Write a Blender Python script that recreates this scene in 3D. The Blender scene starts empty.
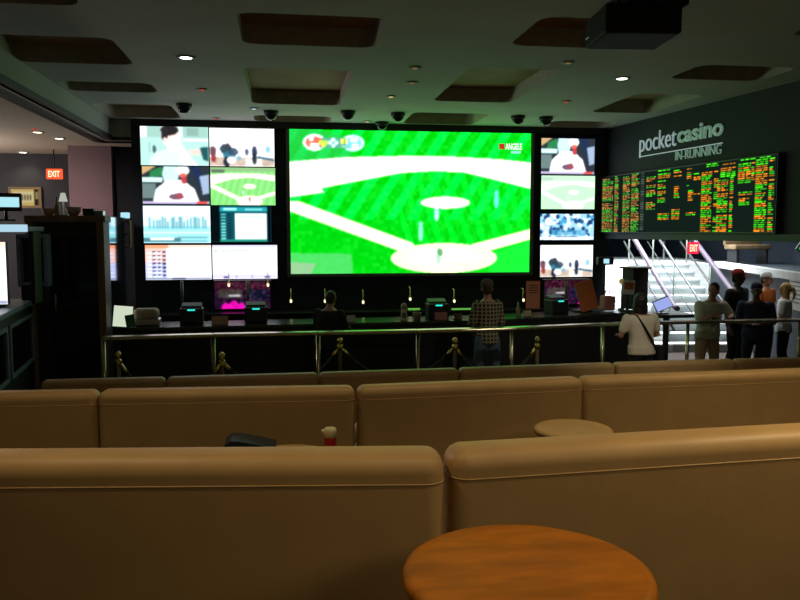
import bpy, bmesh, math, random
import numpy as np
from mathutils import Vector, Matrix
random.seed(7); rng = np.random.default_rng(7)
S = bpy.context.scene; COL = S.collection; PI = math.pi

# ------------------------------------------------------------------ camera
CH = 2.46; FPX = 780.0
TH = math.atan(115/FPX); PT = math.atan(68/FPX)
F_ = Vector((math.sin(TH)*math.cos(PT), math.cos(TH)*math.cos(PT), -math.sin(PT)))
R_ = Vector((math.cos(TH), -math.sin(TH), 0)); U_ = R_.cross(F_)
CAMP = Vector((0, 0, CH))
cam = bpy.data.cameras.new('camera'); camo = bpy.data.objects.new('camera', cam); COL.objects.link(camo)
cam.sensor_width = 36; cam.lens = 36*FPX/800; cam.clip_start = .05; cam.clip_end = 200
camo.matrix_world = Matrix((R_, U_, -F_)).transposed().to_4x4(); camo.location = CAMP
S.camera = camo
def ray(px, py): return F_ + R_*((px-400)/FPX) + U_*((300-py)/FPX)
def az(px, py, z):
    d = ray(px, py); return CAMP + d*((z-CH)/d.z)
def ay(px, py, y):
    d = ray(px, py); return CAMP + d*(y/d.y)

# ------------------------------------------------------------------ world, exposure, large lights
w = bpy.data.worlds.new('world'); S.world = w; w.use_nodes = True
w.node_tree.nodes['Background'].inputs[0].default_value = (.30, .36, .34, 1)
w.node_tree.nodes['Background'].inputs[1].default_value = .03
S.view_settings.view_transform = 'Standard'; S.view_settings.look = 'None'
S.view_settings.exposure = 0.3; S.view_settings.gamma = 1; S.view_settings.use_curve_mapping = False
SCREEN_GAIN = 1.25
def lamp(name, kind, loc, energy, color, size=.2, rot=(0,0,0), parent=None, spot=1.6, blend=.6, sy=None):
    l = bpy.data.lights.new(name, kind); l.energy = energy; l.color = color
    if kind == 'AREA':
        l.size = size; l.spread = 2.2 if name == 'stairwell_light' else PI
        if sy: l.shape = 'RECTANGLE'; l.size_y = sy
    else: l.shadow_soft_size = size
    if kind == 'SPOT': l.spot_size = spot; l.spot_blend = blend
    o = bpy.data.objects.new(name, l); COL.objects.link(o); o.location = loc; o.rotation_euler = rot
    if parent: o.parent = parent
    return o
# stairwell ceiling panel (fluorescent fitting over the staircase)
lamp('stairwell_light', 'AREA', (8.3, 17.2, 4.2), 700, (.90, .96, 1), 2.2, (0, 0, .0), sy=4.0)
# warm ceiling panel behind the viewer and one further along the lounge
lamp('lounge_light', 'AREA', (2.6, -2.2, 4.3), 31, (1, .80, .50), 2.0, (math.radians(20), 0, 0), sy=1.0)
# unseen point light added to brighten the low lobby ceiling at the left
lamp('lobby_fill', 'POINT', (-6.6, 14.4, 2.9), 190, (1, .84, .70), .2)

# ------------------------------------------------------------------ materials
def lin(c):
    return tuple((x/12.92 if x <= .04045 else ((x+.055)/1.055)**2.4) for x in c)
def s255(r, g, b): return lin((r/255, g/255, b/255))
M = {}
def mat(name, col, rough=.6, metal=0, var=.12, scale=8, bump=0, spec=.5, coat=0, stretch=None):
    m = bpy.data.materials.new(name); m.use_nodes = True; nt = m.node_tree; b = nt.nodes['Principled BSDF']
    b.inputs['Roughness'].default_value = rough; b.inputs['Metallic'].default_value = metal
    b.inputs['Specular IOR Level'].default_value = spec; b.inputs['Coat Weight'].default_value = coat
    tc = nt.nodes.new('ShaderNodeTexCoord'); n = nt.nodes.new('ShaderNodeTexNoise'); n.inputs['Scale'].default_value = scale
    n.inputs['Detail'].default_value = 4
    src = tc.outputs['Object']
    if stretch:
        mp = nt.nodes.new('ShaderNodeMapping'); mp.inputs['Scale'].default_value = stretch
        nt.links.new(src, mp.inputs[0]); src = mp.outputs[0]
    nt.links.new(src, n.inputs['Vector'])
    r = nt.nodes.new('ShaderNodeValToRGB'); r.color_ramp.elements[0].position = .3; r.color_ramp.elements[1].position = .7
    r.color_ramp.elements[0].color = (*[x*(1-var) for x in col], 1); r.color_ramp.elements[1].color = (*[min(1, x*(1+var)) for x in col], 1)
    nt.links.new(n.outputs[0], r.inputs[0]); nt.links.new(r.outputs[0], b.inputs['Base Color'])
    if bump:
        bp = nt.nodes.new('ShaderNodeBump'); bp.inputs['Strength'].default_value = bump; bp.inputs['Distance'].default_value = .01
        n2 = nt.nodes.new('ShaderNodeTexNoise'); n2.inputs['Scale'].default_value = scale*12
        nt.links.new(src, n2.inputs['Vector']); nt.links.new(n2.outputs[0], bp.inputs['Height']); nt.links.new(bp.outputs[0], b.inputs['Normal'])
    M[name] = m; return m
def emis(name, col, st=1.0):
    m = bpy.data.materials.new(name); m.use_nodes = True; nt = m.node_tree; nt.nodes.clear()
    e = nt.nodes.new('ShaderNodeEmission'); o = nt.nodes.new('ShaderNodeOutputMaterial')
    e.inputs[0].default_value = (*col, 1); e.inputs[1].default_value = st
    nt.links.new(e.outputs[0], o.inputs[0]); M[name] = m; return m
def screen_mat(name, gain):
    m = bpy.data.materials.new(name); m.use_nodes = True; nt = m.node_tree; nt.nodes.clear()
    a = nt.nodes.new('ShaderNodeVertexColor'); a.layer_name = 'picture'
    e = nt.nodes.new('ShaderNodeEmission'); e.inputs[1].default_value = gain
    o = nt.nodes.new('ShaderNodeOutputMaterial')
    nt.links.new(a.outputs[0], e.inputs[0]); nt.links.new(e.outputs[0], o.inputs[0]); M[name] = m; return m
screen_mat('screen', SCREEN_GAIN); screen_mat('big_screen', 2.0); screen_mat('led_board', 1.7); screen_mat('dim_glow', .8)
mat('ceiling', (.42, .43, .41), .85, var=.06, scale=1.2)
mat('coffer_top', (.34, .20, .11), .8, var=.15, scale=2)
mat('coffer_side', (.42, .40, .36), .8)
mat('soffit', (.50, .44, .38), .85, var=.06)
mat('black_trim', (.006, .006, .007), .5)
mat('wall_dark', (.016, .026, .042), .75, var=.2, scale=2)
mat('wall_navy', (.010, .017, .024), .7, var=.2, scale=2)
mat('wall_lobby', (.035, .038, .05), .85, var=.1, scale=2)
mat('mauve', (.26, .17, .21), .85, var=.07, scale=2)
mat('black_gloss', (.008, .009, .011), .12, spec=.6)
mat('mirror_black', (.55, .60, .66), .07, metal=1, var=.03)
mat('carpet', (.028, .017, .012), .95, var=.5, scale=14, bump=.4)
mat('leather', (.46, .295, .125), .5, var=.06, scale=5, bump=.04, spec=.4)
mat('leather_dark', (.17, .10, .045), .6)
mat('wood_orange', (.44, .145, .006), .42, var=.28, scale=7, stretch=(1, 3.0, 1), spec=.35)
mat('wood_tan', (.16, .105, .05), .6, var=.3, scale=6, stretch=(1, 1, .2))
mat('steel', (.62, .52, .36), .25, metal=1, var=.05)
mat('steel_cool', (.5, .5, .55), .3, metal=1, var=.05)
mat('purple_rail', (.035, .02, .04), .7, metal=0)
mat('brass', (.78, .55, .20), .25, metal=1)
mat('rope', (.03, .05, .05), .9, bump=.3)
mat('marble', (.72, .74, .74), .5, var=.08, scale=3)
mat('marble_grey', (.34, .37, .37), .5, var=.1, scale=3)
mat('counter_top', (.02, .022, .022), .22, var=.3, spec=.6)
mat('counter_front', (.010, .009, .009), .6)
mat('bezel', (.010, .011, .013), .4)
mat('frame_grey', (.14, .17, .14), .5)
mat('white_paper', (.75, .74, .68), .8, var=.03)
mat('green_card', (.02, .16, .05), .7)
mat('beige', (.42, .33, .25), .7)
mat('tan_card', (.50, .30, .20), .8)
mat('orange_card', (.55, .15, .04), .8)
mat('pink_card', (.55, .22, .22), .8)
mat('red_plastic', (.38, .012, .015), .35)
mat('cream_plastic', (.75, .66, .42), .4)
mat('dark_vinyl', (.012, .016, .03), .45)
mat('blue_grey', (.20, .27, .36), .35, spec=.6)
mat('dark_plastic', (.012, .012, .014), .5)
mat('skin', (.42, .22, .14), .55, var=.06)
mat('skin_dark', (.13, .065, .04), .55, var=.06)
mat('hair_black', (.010, .008, .008), .5, bump=.4, scale=20)
mat('hair_brown', (.05, .028, .014), .5, bump=.4, scale=20)
mat('hair_blond', (.55, .33, .10), .5, bump=.4, scale=20)
mat('cloth_black', (.012, .011, .014), .9)
mat('cloth_navy', (.016, .020, .055), .9)
mat('cloth_white', (.80, .72, .56), .9, var=.05)
mat('cloth_grey', (.50, .54, .46), .9, var=.05)
mat('cloth_greenprint', (.04, .22, .09), .9)
mat('cloth_orange', (.62, .16, .03), .9)
mat('cloth_red', (.35, .03, .02), .9)
mat('cloth_cap_white', (.7, .75, .75), .8)
mat('cloth_cap_dim', (.10, .085, .07), .9)
mat('denim', (.09, .13, .20), .9, var=.2)
mat('cloth_tan', (.30, .21, .12), .9)
mat('eye', (.6, .6, .6), .2)
mat('shoe', (.02, .02, .02), .6)
mat('text_silver', (.75, .85, .88), .5, var=.02)
mat('text_green', (.42, .60, .50), .5, var=.02)
mat('poster', (.60, .58, .52), .8, var=.05)
mat('glass_bottle', (.25, .22, .12), .08, spec=.8)
mat('leaf', (.05, .13, .03), .7)
mat('concrete', (.45, .46, .44), .8)
for n, c, st in (('led_cyan', (.03, .75, .65), 1.0), ('led_red', (1, .06, .04), .5), ('magenta', (1, .01, .45), 1.0), ('magenta_dim', (.22, .012, .16), .5),
                 ('white_glow', (1, .95, .85), 6), ('warm_glow', (1, .80, .5), 5), ('exit_orange', (.95, .10, .03), 1.0), ('exit_red', (.95, .02, .06), 1.1),
                 ('letter_glow', (1, .72, .45), 1.3), ('green_reflection', (.20, .70, .10), .5), ('amber', (1, .6, .25), .7), ('cool_screen', (.45, .85, .95), .8),
                 ('blue_screen', (.35, .42, .85), .8), ('warm_lamp', (1, .85, .5), 1.5), ('green_screen', (.03, .30, .07), .8), ('tag_white', (1, 1, 1), 1), ('amber_dim', (.5, .3, .1), .3)):
    emis(n, c, st)
for n_, e_ in (('text_silver', (.20, .26, .28)), ('text_green', (.10, .17, .13))):     # letters given a soft glow of their own to read brighter
    b_ = M[n_].node_tree.nodes['Principled BSDF']; b_.inputs['Emission Color'].default_value = (*e_, 1); b_.inputs['Emission Strength'].default_value = .7
def plaid():
    m = mat('plaid', (.1, .1, .1), .9); nt = m.node_tree; b = nt.nodes['Principled BSDF']
    tc = nt.nodes.new('ShaderNodeTexCoord'); sp = nt.nodes.new('ShaderNodeSeparateXYZ'); nt.links.new(tc.outputs['Object'], sp.inputs[0])
    outs = []
    for ax in ('X', 'Z'):
        mu = nt.nodes.new('ShaderNodeMath'); mu.operation = 'MULTIPLY'; mu.inputs[1].default_value = 1/.055; nt.links.new(sp.outputs[ax], mu.inputs[0])
        fr = nt.nodes.new('ShaderNodeMath'); fr.operation = 'FRACT'; nt.links.new(mu.outputs[0], fr.inputs[0])
        g = nt.nodes.new('ShaderNodeMath'); g.operation = 'LESS_THAN'; g.inputs[1].default_value = .34; nt.links.new(fr.outputs[0], g.inputs[0]); outs.append(g)
    ad = nt.nodes.new('ShaderNodeMath'); ad.operation = 'MAXIMUM'
    nt.links.new(outs[0].outputs[0], ad.inputs[0]); nt.links.new(outs[1].outputs[0], ad.inputs[1])
    r = nt.nodes.new('ShaderNodeValToRGB'); r.color_ramp.elements[0].color = (.015, .014, .018, 1); r.color_ramp.elements[1].color = (.30, .26, .15, 1)
    nt.links.new(ad.outputs[0], r.inputs[0]); nt.links.new(r.outputs[0], b.inputs['Base Color'])
plaid()

# ------------------------------------------------------------------ mesh helpers
def BM(): return bmesh.new()
def T(loc=(0,0,0), rot=(0,0,0)):
    from mathutils import Euler
    return Matrix.Translation(Vector(loc)) @ Euler(rot).to_matrix().to_4x4()
def bx(bm, c, s, bev=0, seg=2, mi=0, rot=None, mtx=None):
    t = bmesh.new(); bmesh.ops.create_cube(t, size=1)
    bmesh.ops.scale(t, vec=Vector(s), verts=t.verts)
    if bev: bmesh.ops.bevel(t, geom=list(t.edges), offset=bev, segments=seg, affect='EDGES', profile=.5)
    m = Matrix.Translation(Vector(c))
    if rot is not None: m = T(c, rot)
    if mtx is not None: m = mtx @ m
    merge(bm, t, m, mi); return bm
def merge(bm, t, m=None, mi=None):
    if m is not None: bmesh.ops.transform(t, matrix=m, verts=t.verts)
    vm = {}
    for v in t.verts: vm[v] = bm.verts.new(v.co)
    for f in t.faces:
        try: nf = bm.faces.new([vm[v] for v in f.verts])
        except ValueError: continue
        nf.smooth = f.smooth; nf.material_index = f.material_index if mi is None else mi
    t.free()
def ring_tube(bm, rings, mi=0, cap=True):
    """rings: list of lists of Vector"""
    vs = [[bm.verts.new(p) for p in r] for r in rings]; n = len(rings[0])
    for a, b in zip(vs, vs[1:]):
        for i in range(n):
            f = bm.faces.new((a[i], a[(i+1) % n], b[(i+1) % n], b[i])); f.smooth = True; f.material_index = mi
    if cap:
        f = bm.faces.new(list(reversed(vs[0]))); f.material_index = mi
        f = bm.faces.new(vs[-1]); f.material_index = mi
def tube(bm, pts, rad, n=10, mi=0, round_ends=False):
    pts = [Vector(p) for p in pts]
    if not isinstance(rad, (list, tuple)): rad = [rad]*len(pts)
    rad = list(rad)
    if round_ends:
        d0 = (pts[0]-pts[1]).normalized(); d1 = (pts[-1]-pts[-2]).normalized()
        r0, r1 = rad[0], rad[-1]
        pts = [pts[0]+d0*r0*.9, pts[0]+d0*r0*.55] + pts + [pts[-1]+d1*r1*.55, pts[-1]+d1*r1*.9]
        rad = [r0*.4, r0*.82] + rad + [r1*.82, r1*.4]
    rings = []; prev = None
    for i, p in enumerate(pts):
        t = (pts[min(i+1, len(pts)-1)] - pts[max(i-1, 0)]).normalized()
        if prev is None:
            a = Vector((0, 0, 1)) if abs(t.z) < .9 else Vector((1, 0, 0)); u = t.cross(a).normalized()
        else: u = (prev - t*prev.dot(t)).normalized()
        prev = u; v = t.cross(u)
        rings.append([p + (u*math.cos(2*PI*k/n) + v*math.sin(2*PI*k/n))*rad[i] for k in range(n)])
    ring_tube(bm, rings, mi); return bm
def lathe(bm, prof, c=(0,0,0), n=20, mi=0, sx=1, sy=1):
    c = Vector(c)
    ring_tube(bm, [[c+Vector((r*sx*math.cos(2*PI*k/n), r*sy*math.sin(2*PI*k/n), z)) for k in range(n)] for r, z in prof], mi); return bm
def ell(bm, c, r, mi=0, n=14, rot=(0,0,0)):
    t = bmesh.new(); bmesh.ops.create_uvsphere(t, u_segments=n, v_segments=max(8, n*2//3), radius=1)
    for f in t.faces: f.smooth = True
    bmesh.ops.scale(t, vec=Vector(r), verts=t.verts); merge(bm, t, T(c, rot), mi); return bm
def poly_prism(bm, pts, y0, y1, mi=0):
    """pts in XZ, extruded along Y"""
    a = [bm.verts.new((x, y0, z)) for x, z in pts]; b = [bm.verts.new((x, y1, z)) for x, z in pts]; n = len(pts)
    for i in range(n):
        f = bm.faces.new((a[i], a[(i+1) % n], b[(i+1) % n], b[i])); f.material_index = mi
    f = bm.faces.new(list(reversed(a))); f.material_index = mi
    f = bm.faces.new(b); f.material_index = mi
def obj(name, bm, mats, parent=None, loc=None, rot=None, kind=None, smooth=False):
    me = bpy.data.meshes.new(name); bmesh.ops.recalc_face_normals(bm, faces=bm.faces)
    if smooth:
        for f in bm.faces: f.smooth = True
    bm.to_mesh(me); bm.free()
    for m in (mats if isinstance(mats, (list, tuple)) else [mats]): me.materials.append(M[m])
    o = bpy.data.objects.new(name, me); COL.objects.link(o)
    if parent: o.parent = parent
    if loc is not None: o.location = loc
    if rot is not None: o.rotation_euler = rot
    if kind: o['kind'] = kind
    return o
def struct(name, bm, mats, parent=None, **k):
    return obj(name, bm, mats, parent, kind=None if parent else 'structure', **k)
def thing(name, label, cat, loc=(0,0,0), rotz=0, group=None):
    o = bpy.data.objects.new(name, None); COL.objects.link(o); o.empty_display_size = .1
    o.location = loc; o.rotation_euler = (0, 0, rotz); o['label'] = label; o['category'] = cat
    if group: o['group'] = group
    return o
def tag(o, label, cat, group=None):
    o['label'] = label; o['category'] = cat
    if group: o['group'] = group
    return o
def dup(root, loc, rotz, label, group=None):
    def cp(o, par):
        c = o.copy(); COL.objects.link(c); c.parent = par
        for ch in list(o.children):
            cp(ch, c)
        return c
    r = cp(root, None); r.location = loc; r.rotation_euler = (0, 0, rotz); r['label'] = label
    if group: r['group'] = group
    return r
def text_mesh(name, s, mt, parent=None, size=1, ext=.01, bold=0, shear=0, box=None, mtx=None):
    """letters as a solid mesh; box = (x0, y0, x1, y1) that the letters fill in their own plane"""
    cu = bpy.data.curves.new(name, 'FONT'); cu.body = s; cu.size = size; cu.extrude = 0; cu.offset = bold; cu.shear = shear; cu.resolution_u = 4
    o = bpy.data.objects.new(name, cu); COL.objects.link(o)
    bpy.context.view_layer.update()
    me = bpy.data.meshes.new_from_object(o.evaluated_get(bpy.context.evaluated_depsgraph_get()))
    bpy.data.objects.remove(o); bpy.data.curves.remove(cu)
    bm = BM(); bm.from_mesh(me); bpy.data.meshes.remove(me)
    xs = [v.co.x for v in bm.verts]; ys = [v.co.y for v in bm.verts]
    if box:
        x0, x1, y0, y1 = min(xs), max(xs), min(ys), max(ys)
        for v in bm.verts:
            v.co.x = box[0] + (v.co.x-x0)/(x1-x0)*(box[2]-box[0]); v.co.y = box[1] + (v.co.y-y0)/(y1-y0)*(box[3]-box[1])
    g = bmesh.ops.extrude_face_region(bm, geom=list(bm.faces))
    bmesh.ops.translate(bm, vec=(0, 0, ext), verts=[e for e in g['geom'] if isinstance(e, bmesh.types.BMVert)])
    if mtx is not None: bmesh.ops.transform(bm, matrix=mtx, verts=bm.verts)
    return obj(name, bm, mt, parent)

# ------------------------------------------------------------------ pictures shown on screens
class Pic:
    def __init__(s, w, h, bg):
        s.w, s.h = w, h; s.a = np.zeros((h, w, 3)); s.a[:] = np.array(bg)/255
        s.X, s.Y = np.meshgrid(np.linspace(0, 1, w), np.linspace(0, 1, h))
    def put(s, m, c, al=1):
        m = (m*al)[..., None] if m.dtype != bool else (m.astype(float)*al)[..., None]
        s.a = s.a*(1-m) + np.array(c)/255*m
    def ell(s, cx, cy, rx, ry, c, al=1, ang=0):
        dx, dy = s.X-cx, s.Y-cy; ca, sa = math.cos(ang), math.sin(ang)
        s.put(((dx*ca+dy*sa)/rx)**2 + ((-dx*sa+dy*ca)/ry)**2 < 1, c, al)
    def rect(s, x0, y0, x1, y1, c, al=1): s.put((s.X >= x0) & (s.X < x1) & (s.Y >= y0) & (s.Y < y1), c, al)
    def poly(s, pts, c, al=1):
        m = np.zeros((s.h, s.w), bool); n = len(pts)
        for i in range(n):
            x0, y0 = pts[i]; x1, y1 = pts[(i+1) % n]
            if y0 == y1: continue
            cr = ((y0 > s.Y) != (y1 > s.Y)) & (s.X < (x1-x0)*(s.Y-y0)/(y1-y0)+x0); m ^= cr
        s.put(m, c, al)
    def noise(s, amp, cell=6):
        n = rng.random((s.h//cell+2, s.w//cell+2)); n = np.kron(n, np.ones((cell, cell)))[:s.h, :s.w]
        s.a = np.clip(s.a + (n[..., None]-.5)*amp, 0, 1)
    def blur(s, k=1):
        for _ in range(k):
            p = np.pad(s.a, ((1, 1), (1, 1), (0, 0)), 'edge')
            s.a = (p[:-2, 1:-1]+p[2:, 1:-1]+p[1:-1, :-2]+p[1:-1, 2:]+2*p[1:-1, 1:-1])/6
def picture_mesh(name, pic, w, h, mt, parent, loc=(0,0,0), rot=(0,0,0)):
    """flat display face in local XZ (x: 0..w, z: 0..h), seen from -Y"""
    pic.blur(2 if pic.w < 120 else 1)
    H, W = pic.h, pic.w
    xs = np.linspace(0, w, W); zs = np.linspace(h, 0, H)
    X, Z = np.meshgrid(xs, zs); co = np.stack([X, np.zeros_like(X), Z], -1).reshape(-1, 3)
    i = np.arange(H*W).reshape(H, W)
    q = np.stack([i[1:, :-1], i[1:, 1:], i[:-1, 1:], i[:-1, :-1]], -1).reshape(-1, 4)
    me = bpy.data.meshes.new(name); me.from_pydata(co.tolist(), [], q.tolist())
    c = np.clip(pic.a.reshape(-1, 3), 0, 1); c = np.where(c <= .04045, c/12.92, ((c+.055)/1.055)**2.4)
    at = me.color_attributes.new('picture', 'FLOAT_COLOR', 'POINT')
    at.data.foreach_set('color', np.concatenate([c, np.ones((len(c), 1))], 1).astype(np.float32).ravel())
    me.materials.append(M[mt]); o = bpy.data.objects.new(name, me); COL.objects.link(o); o.parent = parent
    o.location = loc; o.rotation_euler = rot; return o

# ================================================================== STRUCTURE
ZC = 4.42; ZL = 4.06; YW = 14.4; XS = -2.96
TA, TB = .96, .57       # raised tiers
b = BM(); bx(b, (4, 10, -.1), (30, 36, .2)); struct('floor', b, 'carpet')
b = BM(); bx(b, (3.0, .2, TA/2), (13.6, 6.4, TA)); bx(b, (3.0, 3.42, TA-.015), (13.6, .05, .03), mi=1); struct('trim_1', b, ['carpet', 'black_trim'])
b = BM(); bx(b, (3.0, 4.95, TB/2), (13.6, 3.0, TB)); bx(b, (3.0, 6.47, TB-.015), (13.6, .05, .03), mi=1); struct('trim_2', b, ['carpet', 'black_trim'])

# ceiling with coffers: a slab with rounded rectangular recesses
def rrect(x0, y0, x1, y1, r=.16, n=4):
    pts = []
    for cx, cy, a0 in ((x1-r, y1-r, 0), (x0+r, y1-r, 90), (x0+r, y0+r, 180), (x1-r, y0+r, 270)):
        for k in range(n+1):
            a = math.radians(a0+90*k/n); pts.append((cx+r*math.cos(a), cy+r*math.sin(a)))
    return pts
def zsc(v): return v*(ZC-CH)/(4.5-CH)
COFFERS = [(-3.04, 8.45, -1.72, 9.76), (-.41, 7.31, .97, 8.50), (-.47, 9.70, .87, 12.35), (-.50, 13.55, .83, 14.25),
           (-2.93, 10.90, -1.73, 11.62), (-2.92, 12.68, -1.73, 14.15), (-3.0, 5.9, -1.72, 7.32), (2.36, 7.04, 3.76, 8.16),
           (2.22, 9.30, 3.42, 11.72), (2.13, 12.86, 3.42, 14.2), (4.88, 8.75, 6.12, 9.60), (4.98, 10.66, 6.0, 12.42),
           (4.76, 13.45, 5.95, 14.25), (5.0, 6.2, 6.35, 7.35), (-.41, 4.4, .97, 5.6), (2.36, 4.2, 3.76, 5.4)]
bm = BM(); D = .20
X0, X1, Y0, Y1 = XS, 12.0, -3.1, 26.0
XS0 = -3.16
def loop(pts, z):
    vs = [bm.verts.new((x, y, z)) for x, y in pts]
    return vs, [bm.edges.new((vs[i], vs[(i+1) % len(vs)])) for i in range(len(vs))]
outer = [(XS0, Y0), (X1, Y0), (X1, Y1), (XS0, Y1)]
_, es = loop(outer, ZC); allE = list(es)
for c in COFFERS:
    pts = rrect(*c); vs, es = loop(pts, ZC); allE += es
    up = [bm.verts.new((v.co.x, v.co.y, ZC+D)) for v in vs]; n = len(vs)
    for i in range(n):
        f = bm.faces.new((vs[i], vs[(i+1) % n], up[(i+1) % n], up[i])); f.material_index = 2
    f = bm.faces.new(up); f.material_index = 1
bmesh.ops.triangle_fill(bm, edges=allE, use_beauty=True, normal=(0, 0, -1))
bx(bm, ((X0+X1)/2, (Y0+Y1)/2, ZC+.32), (X1-X0, Y1-Y0, .1))
struct('ceiling', bm, ['ceiling', 'coffer_top', 'coffer_side'])
# lowered ceiling at the left with its face and two dark lines
b = BM(); bx(b, (-6.5, 7.5, ZL+.1), (7.0-.0, 21.2, .2)); bx(b, (-2.72, 15.95, ZL+.1), (.56, 2.7, .2)); struct('ceiling_lobby', b, 'soffit')
b = BM(); bx(b, (XS-.06, 5.75, (ZC+ZL)/2), (.08, 17.5, ZC-ZL)); bx(b, (-2.8, 14.5, (ZC+ZL)/2), (.42, .08, ZC-ZL)); struct('trim_3', b, 'ceiling')
b = BM(); bx(b, (XS-.015, 5.7, ZL+.04), (.03, 17.5, .08)); bx(b, (XS-.26, 5.8, ZL-.01), (.12, 17.6, .03))
bx(b, (-2.81, 14.45, ZL+.03), (.36, .03, .06)); bx(b, (-2.9, 14.64, ZL-.01), (.66, .09, .03)); struct('trim_4', b, 'black_trim')

# the wall that carries the screens
b = BM(); bx(b, (1.76, YW+.15, ZC/2), (8.8, .3, ZC)); struct('wall_back', b, 'wall_dark')
b = BM(); bx(b, (1.76, YW-.05, ZC-.06), (8.76, .12, .12)); struct('trim_5', b, 'black_trim')
# right hand bulkhead: runs from the corner toward the viewer, open below
W0 = Vector((6.10, 14.4, 0)); W1 = Vector((6.62, 9.6, 0)); WD = (W1-W0).normalized(); WN = Vector((-WD.y, WD.x, 0))
if WN.x > 0: WN = -WN
def aw(px, py, off=0):
    d = ray(px, py); o = W0 + WN*off; t = (o-CAMP).dot(WN)/d.dot(WN); p = CAMP + d*t; return (p-o).dot(WD), p.z
WANG = math.atan2(WD.y, WD.x)
WMT = Matrix.Translation(W0) @ Matrix.Rotation(WANG, 4, 'Z')      # local x along the wall, local y away from the room
b = BM(); bx(b, (4.6, .13, (2.34+ZC)/2), (10.4, .24, ZC-2.34), mtx=WMT); struct('wall_right', b, 'wall_navy')
b = BM(); bx(b, (4.6, -.02, 2.38), (10.4, .05, .10), mtx=WMT); struct('trim_6', b, 'black_trim')
b = BM(); bx(b, (12.6, .13, ZC/2), (5.6, .24, ZC), mtx=WMT); struct('wall_right', b, 'wall_navy')
b = BM(); bx(b, (4.0, -3.0, 2.2), (20, .2, 4.8)); struct('wall_front', b, 'wall_lobby')
b = BM(); bx(b, (-9.6, 7, 2.2), (.2, 22, 4.8)); struct('wall_left', b, 'wall_lobby')
b = BM(); bx(b, (-6.5, 17.2, 2.1), (7.0, .2, 4.2)); struct('wall_lobby', b, 'wall_lobby')
b = BM(); bx(b, (-2.54, 15.95, 2.1), (.2, 2.5, 4.2)); struct('wall_lobby', b, 'wall_dark')
b = BM(); bx(b, (12.2, 17, 2.2), (.2, 18, 4.8)); struct('wall_right', b, 'wall_dark')
b = BM(); bx(b, (8.0, 26.0, 2.2), (9, .2, 4.8)); struct('wall_far', b, 'wall_dark')
b = BM(); bx(b, (6.0, 20.8, 2.2), (.2, 10.6, 4.6)); struct('wall_stair', b, 'wall_dark')

# ------------------------------------------------------------------ staircase and upper level
SA = -math.radians(8.4)
sf = az(672, 352, 0)                      # foot of the flight at the middle handrail
STM = Matrix.Translation(sf) @ Matrix.Rotation(SA, 4, 'Z')
NR, RH, TR = 10, .17, .36
st = thing('staircase', 'pale brightly lit staircase climbing to the upper level beneath the betting board', 'stairs', sf, SA)
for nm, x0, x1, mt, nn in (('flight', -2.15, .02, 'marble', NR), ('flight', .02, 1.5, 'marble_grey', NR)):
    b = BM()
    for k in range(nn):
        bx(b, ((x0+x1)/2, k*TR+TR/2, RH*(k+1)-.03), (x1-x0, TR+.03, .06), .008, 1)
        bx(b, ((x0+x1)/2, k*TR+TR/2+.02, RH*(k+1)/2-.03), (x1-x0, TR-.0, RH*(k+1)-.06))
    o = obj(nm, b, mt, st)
    o['label'] = 'bright white flight' if mt == 'marble' else 'greyer right-hand flight'
def handrail(x, mt, r, label, y0=-.15, y1=3.75, glass=False, zoff=.93):
    t = bpy.data.objects.new('handrail', None); COL.objects.link(t); t.parent = st; t['label'] = label
    sl = RH/TR; b = BM()
    P = lambda y, h: Vector((x, y, max(0, y*sl)+h))
    tube(b, [P(y0, zoff-.02), P(0, zoff), P(y1*.5, zoff), P(y1, zoff)], r, 10)
    obj('rail', b, mt, t)
    b = BM(); tube(b, [P(0, .45), P(y1*.5, .45), P(y1, .45)], r*.45, 8); obj('lower_rail', b, 'dark_plastic', t)
    for k in range(3):
        y = .3+k*1.5; b = BM(); tube(b, [(x, y, min(NR, int(y/TR)+1)*RH-.002), (x, y, y*sl+zoff)], .02, 8); obj('post', b, 'frame_grey', t)
    return t
handrail(.03, 'purple_rail', .055, 'purple-grey metal handrail down the middle of the bright stairs')
handrail(1.45, 'purple_rail', .055, 'thick purple-grey handrail along the right edge of the stairs')
handrail(.62, 'dark_plastic', .028, 'thin dark handrail between the two thicker stair handrails')
# upper level
UM = Matrix.Translation(sf) @ Matrix.Rotation(SA, 4, 'Z')
UZ = NR*RH
b = BM()
bx(b, (.2, NR*TR+2.6, UZ/2-.01), (5.4, 5.2, UZ-.02), mtx=UM)
struct('floor_upper', b, 'marble')
e0 = az(728, 266, UZ); e1 = az(800, 277, UZ); ed = (e1-e0).normalized(); e2 = e1 + ed*1.2
b = BM(); ang = math.atan2(ed.y, ed.x); L = (e2-e0).length
bx(b, (L/2-2, 1.25, UZ/2), (L+4, 2.3, UZ), mtx=Matrix.Translation((e0.x, e0.y, 0)) @ Matrix.Rotation(ang, 4, 'Z'))
struct('floor_mezzanine', b, 'wall_navy')
b = BM(); bx(b, (L/2-.5, .05, UZ+.0), (L+1, .2, .13), mtx=Matrix.Translation((e0.x, e0.y, 0)) @ Matrix.Rotation(ang, 4, 'Z'))
struct('trim_7', b, 'concrete')
def posts_panel(px0, px1, Y, zb, zt, label, mtname='steel_cool'):
    a = ay(px0, 250, Y); c = ay(px1, 250, Y); t = thing('glass_balustrade', label, 'balustrade', (a.x, Y, zb))
    n = max(2, int((c.x-a.x)/.5)+1)
    for k in range(n):
        x = (c.x-a.x)*k/(n-1); b = BM(); bx(b, (x, 0, (zt-zb)/2), (.05, .05, zt-zb), .005, 1); obj('post', b, mtname, t)
    b = BM(); tube(b, [(0, 0, zt-zb), (c.x-a.x, 0, zt-zb)], .025, 8); obj('top_rail', b, mtname, t)
posts_panel(664, 690, 20.5, UZ, UZ+1.0, 'grey post railing at the head of the bright stairs')
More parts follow.
